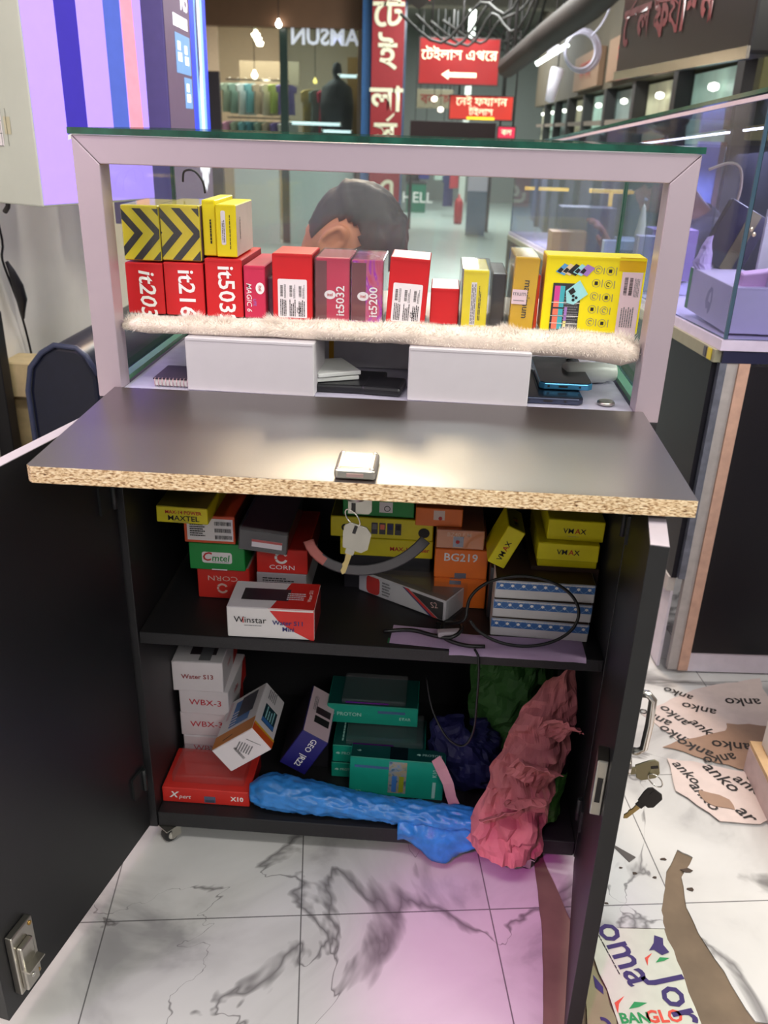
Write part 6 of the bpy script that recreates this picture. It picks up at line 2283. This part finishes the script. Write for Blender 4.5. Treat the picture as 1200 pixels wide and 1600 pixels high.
def seated(root, name_lab, base, hip, neck, hc, head_rot, shirt, trouser, arms, knees, feet, nape=None):
    """base: empty's location; all points world"""
    o = empty('person', name_lab, 'person', base)
    B = V(base)
    hip, neck, hc = V(hip) - B, V(neck) - B, V(hc) - B
    hm = Matrix.Translation(hc) @ head_rot
    skull = hm @ V((-.035, 0, -.055))
    sh = [V(a[0]) - B for a in arms]
    J = {'hip': (hip, (.14, .105)), 'waist': (hip.lerp(neck, .38), (.125, .10)), 'chest': (hip.lerp(neck, .72), (.15, .105)), 'nk0': (neck, (.066, .06)), 'nk1': (neck.lerp(skull, .5), .053), 'nk2': (skull, .052)}
    E = [('hip', 'waist'), ('waist', 'chest'), ('chest', 'nk0'), ('nk0', 'nk1'), ('nk1', 'nk2')]
    for i, (s0, el, wr, hd, hn) in enumerate(arms):
        p = 'ab'[i]
        J[p + 's'] = (V(s0) - B, .058)
        J[p + 'm'] = ((V(s0) - B).lerp(V(el) - B, .5), .046)
        J[p + 'e'] = (V(el) - B, .038)
        J[p + 'f'] = ((V(el) - B).lerp(V(wr) - B, .35), .037)
        J[p + 'w'] = (V(wr) - B, (.025, .022))
        E += [('chest', p + 's'), (p + 's', p + 'm'), (p + 'm', p + 'e'), (p + 'e', p + 'f'), (p + 'f', p + 'w')]
        hand(J, E, p, V(wr) - B, hd, hn, 1 if i == 0 else -1)
    for i in range(2):
        p = 'cd'[i]
        k, f_ = V(knees[i]) - B, V(feet[i]) - B
        hs = hip + (k - hip).normalized() * .06 + (V((0, .085 * (1 if i else -1), 0)))
        J[p + 'h'] = (hs, .085)
        J[p + 'k'] = (k, .058)
        J[p + 'c'] = (k.lerp(f_ + V((0, 0, .07)), .35), .056)
        J[p + 'a'] = (f_ + V((0, 0, .075)), .036)
        J[p + 't'] = (f_ + V((.17, 0, .03)), (.038, .028))
        E += [('hip', p + 'h'), (p + 'h', p + 'k'), (p + 'k', p + 'c'), (p + 'c', p + 'a'), (p + 'a', p + 't')]
    bd = body('body', J, E, 'hip', hm, o, SKIN)
    # clothes: the covered part of the same surface, a little larger
    def wear(nm, test, off, m_):
        b = bmesh.new()
        b.from_mesh(bd.data)
        b.normal_update()
        bmesh.ops.delete(b, geom=[v for v in b.verts if not test(v.co)], context='VERTS')
        for v in b.verts:
            v.co += v.normal * (off + .004 * noise.noise(v.co * 14))
        me = bpy.data.meshes.new(nm)
        b.to_mesh(me)
        b.free()
        me.materials.clear()
        me.materials.append(m_)
        for q in me.polygons:
            q.use_smooth = True
        c = bpy.data.objects.new(nm, me)
        C.objects.link(c)
        c.parent = o
        return c
    axis = (neck - hip)
    L = axis.length
    axis.normalize()

    def near(p, a, b_, r):
        t = max(0, min(1, (p - a).dot(b_ - a) / (b_ - a).length_squared))
        return (p - a.lerp(b_, t)).length < r

    def tshirt(p):
        t = (p - hip).dot(axis)
        if near(p, neck.lerp(skull, .3), hc, .078):
            return False
        for (s0, el, wr, hd, hn) in arms:
            S, Eb, W = V(s0) - B, V(el) - B, V(wr) - B
            if near(p, S, S.lerp(Eb, .62), .085):
                return True
            if near(p, S.lerp(Eb, .62), W, .07) or (p - W).length < .2:
                return False
        return -.06 < t < L + .045 and (p - (hip + axis * t)).length < .26

    def trous(p):
        t = (p - hip).dot(axis)
        if p.z < .11:
            return False
        for i in range(2):
            k, f_ = V(knees[i]) - B, V(feet[i]) - B
            if near(p, hip, k, .13) or near(p, k, f_, .09):
                return t < .05
        return t < .0 and (p - hip).length < .2
    wear('shirt', tshirt, .008, shirt)
    wear('trousers', trous, .007, trouser)
    # hair cap on the skull
    b = head_mesh(Matrix.Identity(4))
    b.verts.ensure_lookup_table()
    bmesh.ops.delete(b, geom=[v for v in b.verts if (((v.co.x + .008) / .031) ** 2 + ((v.co.z + .014) / .047) ** 2 < 1 and abs(v.co.y) > .05) or v.co.z < (-.062 if v.co.x < -.028 else (-.014 if v.co.x < .036 else (.030 if v.co.x < .055 else .052)))], context='VERTS')
    b.normal_update()
    for v in b.verts:
        v.co += v.normal * (.0065 + .006 * noise.noise(V((v.co.x * 30, v.co.y * 60, v.co.z * 30))) + .004 * noise.noise(v.co * 120)) * (1.0 if v.co.z > .03 else .45)
    bmesh.ops.transform(b, matrix=hm, verts=b.verts)
    me = bpy.data.meshes.new('hair')
    b.to_mesh(me)
    b.free()
    me.materials.append(HAIRM)
    for q in me.polygons:
        q.use_smooth = True
    h = bpy.data.objects.new('hair', me)
    C.objects.link(h)
    h.parent = o
    sd = h.modifiers.new('thickness', 'SOLIDIFY')
    sd.thickness = .006
    # eyes
    for s in (-1, 1):
        b = MB()
        b.lathe([(.0005, -.0105), (.008, -.007), (.0108, 0), (.008, .007), (.0005, .0105)], (0, 0, 0), 'x', 14)
        e = b.make('eye', mat('eye_white', (225, 220, 214), .2), o)
        e.matrix_local = hm @ Matrix.Translation(V((.079, s * .031, .004)))
        b = MB()
        b.lathe([(.0005, .0100), (.0045, .0096), (.0047, .0088)], (0, 0, 0), 'x', 12)
        b.make('iris', BLACKP, e)
    return o


def stool(lab, x, y, z, h):
    o = empty('stool', lab, 'stool', (x, y, z))
    b = MB()
    b.lathe([(.001, h - .05), (.16, h - .05), (.165, h - .03), (.16, h - .002), (.14, h), (.001, h)], (0, 0, 0), 'z', 28)
    b.make('seat', LEA, o)
    for k in range(4):
        a = k * PI / 2 + .4
        b = MB()
        b.cyl((.19 * math.cos(a), .19 * math.sin(a), 0), (.11 * math.cos(a), .11 * math.sin(a), h - .05), .011, 10)
        b.make('leg', CHROME, o)


# man bending over behind the counter: head down, facing along the counter
HR = Matrix.Rotation(rad(-6), 4, 'Z') @ Matrix.Rotation(rad(66), 4, 'Y')
seated('hip', 'dark haired person bending forward behind the glass top, ear showing, in a pale orange shirt', (-.44, .80, 0), (-.46, .80, .475), (-.290, .775, .820), (-.108, .735, .898), HR,
       mat('shirt_apricot', (216, 160, 120), .7), mat('jeans_dark', (40, 46, 66), .8),
       [((-.23, .63, .73), (-.11, .60, .53), (.05, .70, .47), (1, .2, -.2), (0, -.3, 1)), ((-.24, .93, .74), (-.12, .97, .53), (.04, .88, .47), (1, -.3, -.2), (0, .3, 1))],
       [(-.02, .70, .455), (-.02, .90, .455)], [(-.03, .69, 0), (-.03, .91, 0)])
# person in grey beside the showcase
HR2 = Matrix.Rotation(rad(182), 4, 'Z') @ Matrix.Rotation(rad(50), 4, 'Y')
seated('hip', 'person in a grey shirt sitting beyond the showcase, reaching one bare hand into it', (1.24, 2.56, 0), (1.24, 2.56, .40), (1.045, 2.52, .835), (.895, 2.49, .945), HR2,
       mat('shirt_grey', (104, 102, 112), .8, var=.06), mat('jeans_dark', (40, 46, 66), .8),
       [((1.08, 2.69, .78), (1.02, 2.74, .54), (1.04, 2.56, .50), (-.1, -1, -.2), (-.3, 0, 1)), ((1.07, 2.36, .78), (.87, 2.16, .71), (.635, 1.97, .725), (-.25, 0, 1), (1, 0, .25))],
       [(1.02, 2.80, .42), (1.10, 2.20, .42)], [(1.02, 2.80, 0), (1.09, 2.20, 0)])
stool('round black stool under the person in the grey shirt', 1.25, 2.56, 0, .285)
